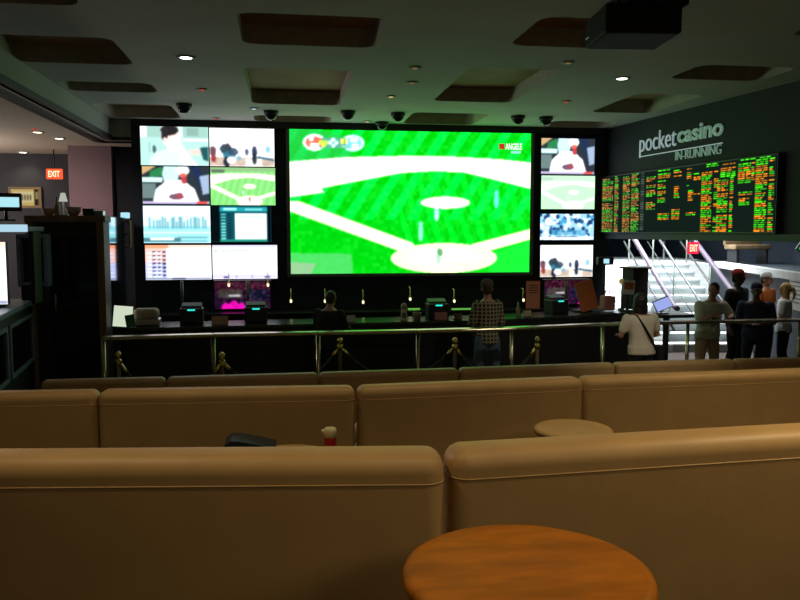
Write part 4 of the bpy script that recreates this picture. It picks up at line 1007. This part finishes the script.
def person(loc, rz, H, label, arms, shirt='cloth_black', pants='denim', hair='hair_black', skin='skin', cap=None, capback=False, lean=0, broad=1.0,
           sleeve=.55, longhair=False, ponytail=False, headyaw=0, headpitch=0, hs=1.0, shorts=False, extra=None, spread=.10):
    """faces local -Y; arms: ((elbow, wrist, fingerdir) left(-x), right(+x)) in metres for a 1.75 m figure"""
    k = H/1.75; t = thing('person', label, 'person', loc, rz)
    def LN(p):
        p = Vector(p); z = max(0, p.z-.92); return Vector((p.x, p.y-lean*z, p.z-abs(lean)*z*.22))*k
    def torso(b, inf, zlo=.84, zhi=1.49):
        pr = [(.84, .150, .112), (.93, .165, .120), (1.02, .152, .108), (1.12, .146, .103), (1.24, .162, .112), (1.34, .178, .115), (1.41, .172, .102), (1.45, .125, .085), (1.485, .07, .068)]
        rings = []
        for z, rx, ry in pr:
            if z < zlo-.001 or z > zhi: continue
            c = LN((0, 0, z)); rings.append([c+Vector((math.copysign(abs(math.cos(a))**.85, math.cos(a))*(rx*broad+inf)*k, math.copysign(abs(math.sin(a))**.85, math.sin(a))*(ry+inf)*k, 0)) for a in [2*PI*i/20 for i in range(20)]])
        ring_tube(b, rings)
    sh = [LN((s*.180*broad, 0, 1.40)) for s in (-1, 1)]
    def arm(b, i, inf=0, frac=None):
        el, wr, fd = arms[i]; S_, E_, W_ = sh[i], Vector(el)*k, Vector(wr)*k
        if frac is not None:
            if frac <= 1: W2 = S_.lerp(E_, frac); tube(b, [S_, W2], [(.062+inf)*k, (.054+inf)*k], 12, round_ends=True)
            else: tube(b, [S_, E_, E_.lerp(W_, frac-1)], [(.060+inf)*k, (.048+inf)*k, (.038+inf)*k], 12, round_ends=True)
            return
        tube(b, [S_, S_.lerp(E_, .5), E_, E_.lerp(W_, .35), W_], [.056*k, .048*k, .040*k, .038*k, .027*k], 12, round_ends=True)
    b = BM(); torso(b, 0)
    for i in (0, 1): arm(b, i)
    # neck and head
    nb = LN((0, .01, 1.46)); hc = LN((0, -.015, 1.635)); tube(b, [nb, nb.lerp(hc, .6)], [.058*k, .052*k], 12, round_ends=True)
    HM = Matrix.Translation(hc) @ Matrix.Rotation(headyaw, 4, 'Z') @ Matrix.Rotation(headpitch, 4, 'X')
    h = BM(); ell(h, (0, .012*k, .015*k), (.074*k, .092*k, .098*k), n=20); ell(h, (0, -.022*k, -.055*k), (.052*k, .062*k, .062*k), n=16); ell(h, (0, -.04*k, -.09*k), (.03*k, .034*k, .026*k), n=12)
    ell(h, (0, -.09*k, -.022*k), (.013*k, .018*k, .026*k), n=10); ell(h, (0, -.076*k, -.062*k), (.024*k, .013*k, .011*k), n=10); ell(h, (0, -.072*k, .022*k), (.045*k, .02*k, .012*k), n=10)
    for s in (-1, 1): ell(h, (s*.076*k, .012*k, -.01*k), (.012*k, .02*k, .032*k), n=10)
    merge(b, h, HM)
    # hands
    for i in (0, 1):
        el, wr, fd = arms[i]; W_ = Vector(wr)*k; f = Vector(fd).normalized(); fa = (W_-Vector(el)*k).normalized()
        side = f.cross(Vector((0, 0, 1)));
        if side.length < .2: side = Vector((0, 1, 0))
        side.normalize(); pn = side.cross(f).normalized()
        c = W_+f*.045*k; rings = []
        for q_, w_ in ((0, .026), (.03, .034), (.07, .040), (.09, .036)):
            cc = W_+f*q_*k; rings.append([cc+side*math.cos(a)*w_*k+pn*math.sin(a)*.015*k for a in [2*PI*j/10 for j in range(10)]])
        ring_tube(b, rings)
        for j, fl_ in enumerate((.062, .075, .070, .052)):
            o_ = W_+f*.08*k+side*(-.033+j*.022)*k; m1 = o_+f*fl_*.5*k-pn*.004*k; m2 = o_+f*fl_*k-pn*.022*k
            tube(b, [o_, m1, m2], [.0095*k, .009*k, .0075*k], 8, round_ends=True)
        sg = 1 if i == 0 else -1
        tube(b, [W_+f*.02*k+side*.026*sg*k, W_+f*.05*k+side*.052*sg*k-pn*.008*k, W_+f*.078*k+side*.058*sg*k-pn*.018*k], [.012*k, .011*k, .009*k], 8, round_ends=True)
    # legs
    def legs(b, inf=0, zend=.09):
        for s in (-1, 1):
            pts = [Vector((s*.085, .0, .90)), Vector((s*(.09+spread*.2), -.01, .70)), Vector((s*(.09+spread*.35), -.02, .50)), Vector((s*(.09+spread*.5), .01, .33)), Vector((s*(.09+spread*.6), .03, .09))]
            rr = [.088, .078, .056, .054, .036]
            P_, R2_ = [], []
            for p_, r_ in zip(pts, rr):
                if p_.z >= zend-.001: P_.append(p_*k); R2_.append((r_+inf)*k)
            tube(b, P_, R2_, 14, round_ends=True)
    legs(b)
    for s in (-1, 1): ell(b, Vector((s*(.09+spread*.6), -.04, .045))*k, (.042*k, .12*k, .04*k))
    remesh_obj('body', b, skin, t, .0105, 2)
    # clothes
    b = BM(); torso(b, .014, .93 if not extra == 'long' else .84, 1.47)
    # hem ring a little longer
    c = LN((0, 0, .90)); ring_tube(b, [[LN((0, 0, z_))+Vector((math.cos(a)*(.170*broad+.016)*k, math.sin(a)*(.122+.016)*k, 0)) for a in [2*PI*i/20 for i in range(20)]] for z_ in (.86, .98)])
    for i in (0, 1): arm(b, i, .014, sleeve)
    remesh_obj('shirt', b, shirt, t, .014, 3)
    b = BM(); torso(b, .010, .84, 1.03); legs(b, .014, .48 if shorts else .09); remesh_obj('trousers', b, pants, t, .015, 2)
    for s in (-1, 1):
        b = BM(); ell(b, Vector((s*(.09+spread*.6), -.045, .05))*k, (.052*k, .14*k, .05*k)); bx(b, Vector((s*(.09+spread*.6), -.045, .012))*k, (.10*k, .27*k, .024*k), .008, 1); obj('shoe', b, 'shoe', t)
    # hair / cap / eyes
    for s in (-1, 1):
        b = BM(); ell(b, (s*.03*k, -.079*k, .004*k), (.012*k, .008*k, .008*k), n=10); bmesh.ops.transform(b, matrix=HM, verts=b.verts); obj('eye', b, 'eye', t)
    b = BM(); ell(b, (0, .026*k, .032*k), (.083*k, .092*k, .094*k), n=20); ell(b, (0, .055*k, -.02*k), (.072*k, .058*k, .07*k), n=16)
    if longhair:
        ell(b, (0, .05*k, -.09*k), (.085*k, .05*k, .11*k)); ell(b, (0, .055*k, -.17*k), (.07*k, .04*k, .08*k))
        for s in (-1, 1): ell(b, (s*.065*k, .02*k, -.06*k), (.028*k, .05*k, .09*k))
    if ponytail: ell(b, (0, .13*k, .02*k), (.03*k, .045*k, .035*k)); tube(b, [(0, .14*k, .01*k), (0, .17*k, -.08*k), (0, .14*k, -.2*k)], [.03*k, .032*k, .012*k], 10, round_ends=True)
    bmesh.ops.transform(b, matrix=HM @ Matrix.Scale(hs, 4), verts=b.verts); remesh_obj('hair', b, hair, t, .011, 1)
    if cap:
        b = BM(); sg = 1 if capback else -1
        lathe(b, [(.092*k, .035*k), (.094*k, .06*k), (.085*k, .10*k), (.06*k, .13*k), (.02*k, .142*k)], (0, .012*k, 0), 20, sy=1.1)
        ell(b, (0, sg*.125*k, .04*k), (.065*k, .07*k, .008*k), n=14)
        bmesh.ops.transform(b, matrix=HM, verts=b.verts); obj('cap', b, cap, t, smooth=True)
    return t
DOWN = lambda s: ((s*.27, .03, 1.12), (s*.28, -.06, .88), (0, -.2, -1))
def hands_front(s): return ((s*.27, -.02, 1.12), (s*.16, -.24, 1.14), (-s*.4, -1, 0))
# dark-dressed customer leaning on the counter (side of counter toward viewer)
q = ay(327, 300, 11.18)
person((q.x-.04, 11.02, 0), PI-.5, 1.66, 'dark-dressed person leaning on the counter below the left of the giant screen', (((-.26, -.22, 1.10), (-.14, -.44, 1.13), (.1, -1, 0)), ((.26, -.24, 1.10), (.16, -.46, 1.13), (-.1, -1, 0))), 'cloth_black', 'cloth_black', 'hair_brown', lean=.30, sleeve=1.7)
# plaid shirt
q = ay(487, 300, 10.95)
person((q.x, 10.9, 0), PI+.12, 1.77, 'person in plaid shirt and jeans standing with back turned at the counter', (((-.22, -.04, 1.13), (-.15, -.24, 1.08), (.2, -1, .1)), ((.22, -.04, 1.13), (.15, -.24, 1.10), (-.2, -1, .1))), 'plaid', 'denim', 'hair_brown', cap='cloth_cap_dim', sleeve=.95, broad=.86, extra='long', lean=.03, headyaw=-.4)
# white shirt back view with strap, in front of the rail
q = ay(651, 300, 9.75)
pw = person((q.x, 9.98, 0), PI+.1, 1.62, 'black-haired person in white shirt with a dark strap across the back, at the rail', (((-.31, -.08, 1.12), (-.24, -.18, 1.12), (0, -1, .1)), ((.31, -.08, 1.12), (.24, -.18, 1.12), (0, -1, .1))), 'cloth_white', 'cloth_black', 'hair_black', lean=.12, broad=1.2, longhair=True, hs=1.22, sleeve=.6)
kk = 1.62/1.75
b = BM(); tube(b, [(.12*kk, -.06*kk-.12*.5, 1.47*kk), (.10*kk, .09*kk-.06, 1.42*kk), (.03*kk, .155*kk-.05, 1.28*kk), (-.08*kk, .16*kk-.02, 1.08*kk), (-.17*kk, .10*kk, .94*kk)], .016, 8); o = obj('shoulder_strap', b, 'cloth_black', pw)
b = BM(); bx(b, (-.24*kk, .02, .86*kk), (.10, .26, .24), .03, 3); bagb = obj('shoulder_bag', b, 'cloth_black', None, (0, 0, 0)); bagb.matrix_world = Matrix.Translation(pw.location) @ Matrix.Rotation(pw.rotation_euler.z, 4, 'Z'); tag(bagb, 'black shoulder bag at the hip of the white-shirted person', 'bag')
# grey-white tee facing the viewer leaning on rail
q = ay(712, 300, 10.95)
pg = person((q.x-.02, 11.02, 0), .05, 1.72, 'person in pale T-shirt with green print leaning with arms on the rail', (((-.27, -.20, 1.16), (-.12, -.30, 1.24), (1, -.25, 0)), ((.30, -.16, 1.22), (.20, -.33, 1.24), (-.7, -.6, 0))), 'cloth_grey', 'cloth_tan', 'hair_black', lean=.16, headyaw=-.9, headpitch=.15, sleeve=.8, broad=1.12)
b = BM()
for x_, z_, sx, sz in ((0, 1.22, .12, .02), (-.01, 1.18, .09, .05), (.015, 1.11, .12, .04), (-.02, 1.06, .07, .03)): ell(b, (x_, -.118-.16*(z_-.92)-.012, z_-.16*.22*(z_-.92)), (sx*.5, .008, sz*.5), n=10)
obj('shirt_print', b, 'cloth_greenprint', pg)
# dark group to the right
q = ay(739, 290, 11.9)
person((q.x, 11.95, 0), .5, 1.83, 'tall person in black shirt and dark red cap standing behind the navy-shirted person', (DOWN(-1), DOWN(1)), 'cloth_black', 'cloth_black', 'hair_black', 'skin_dark', cap='cloth_red', broad=1.15, headyaw=.3)
q = ay(757, 300, 11.1)
person((q.x, 11.12, 0), -.5, 1.66, 'person in navy shirt and dark cap holding hands together by the rail', (((-.27, -.02, 1.12), (-.06, -.24, 1.12), (1, -.3, 0)), ((.27, -.02, 1.12), (.06, -.27, 1.12), (-1, -.3, 0))), 'cloth_navy', 'cloth_navy', 'hair_black', 'skin_dark', cap='cloth_navy', broad=1.15, sleeve=.9)
q = ay(769, 290, 12.6)
person((q.x, 12.7, 0), .4, 1.74, 'person in orange top and white cap behind the blond person', (DOWN(-1), DOWN(1)), 'cloth_orange', 'cloth_black', 'hair_black', cap='cloth_cap_white', headyaw=.2)
q = ay(783, 300, 11.9)
person((q.x, 11.85, 0), -2.3, 1.62, 'blond person in white T-shirt and black trousers at the far right', (hands_front(-1), hands_front(1)), 'cloth_cap_white', 'cloth_black', 'hair_blond', ponytail=True, longhair=True, sleeve=.7)
q = ay(7, 195, 11.2)
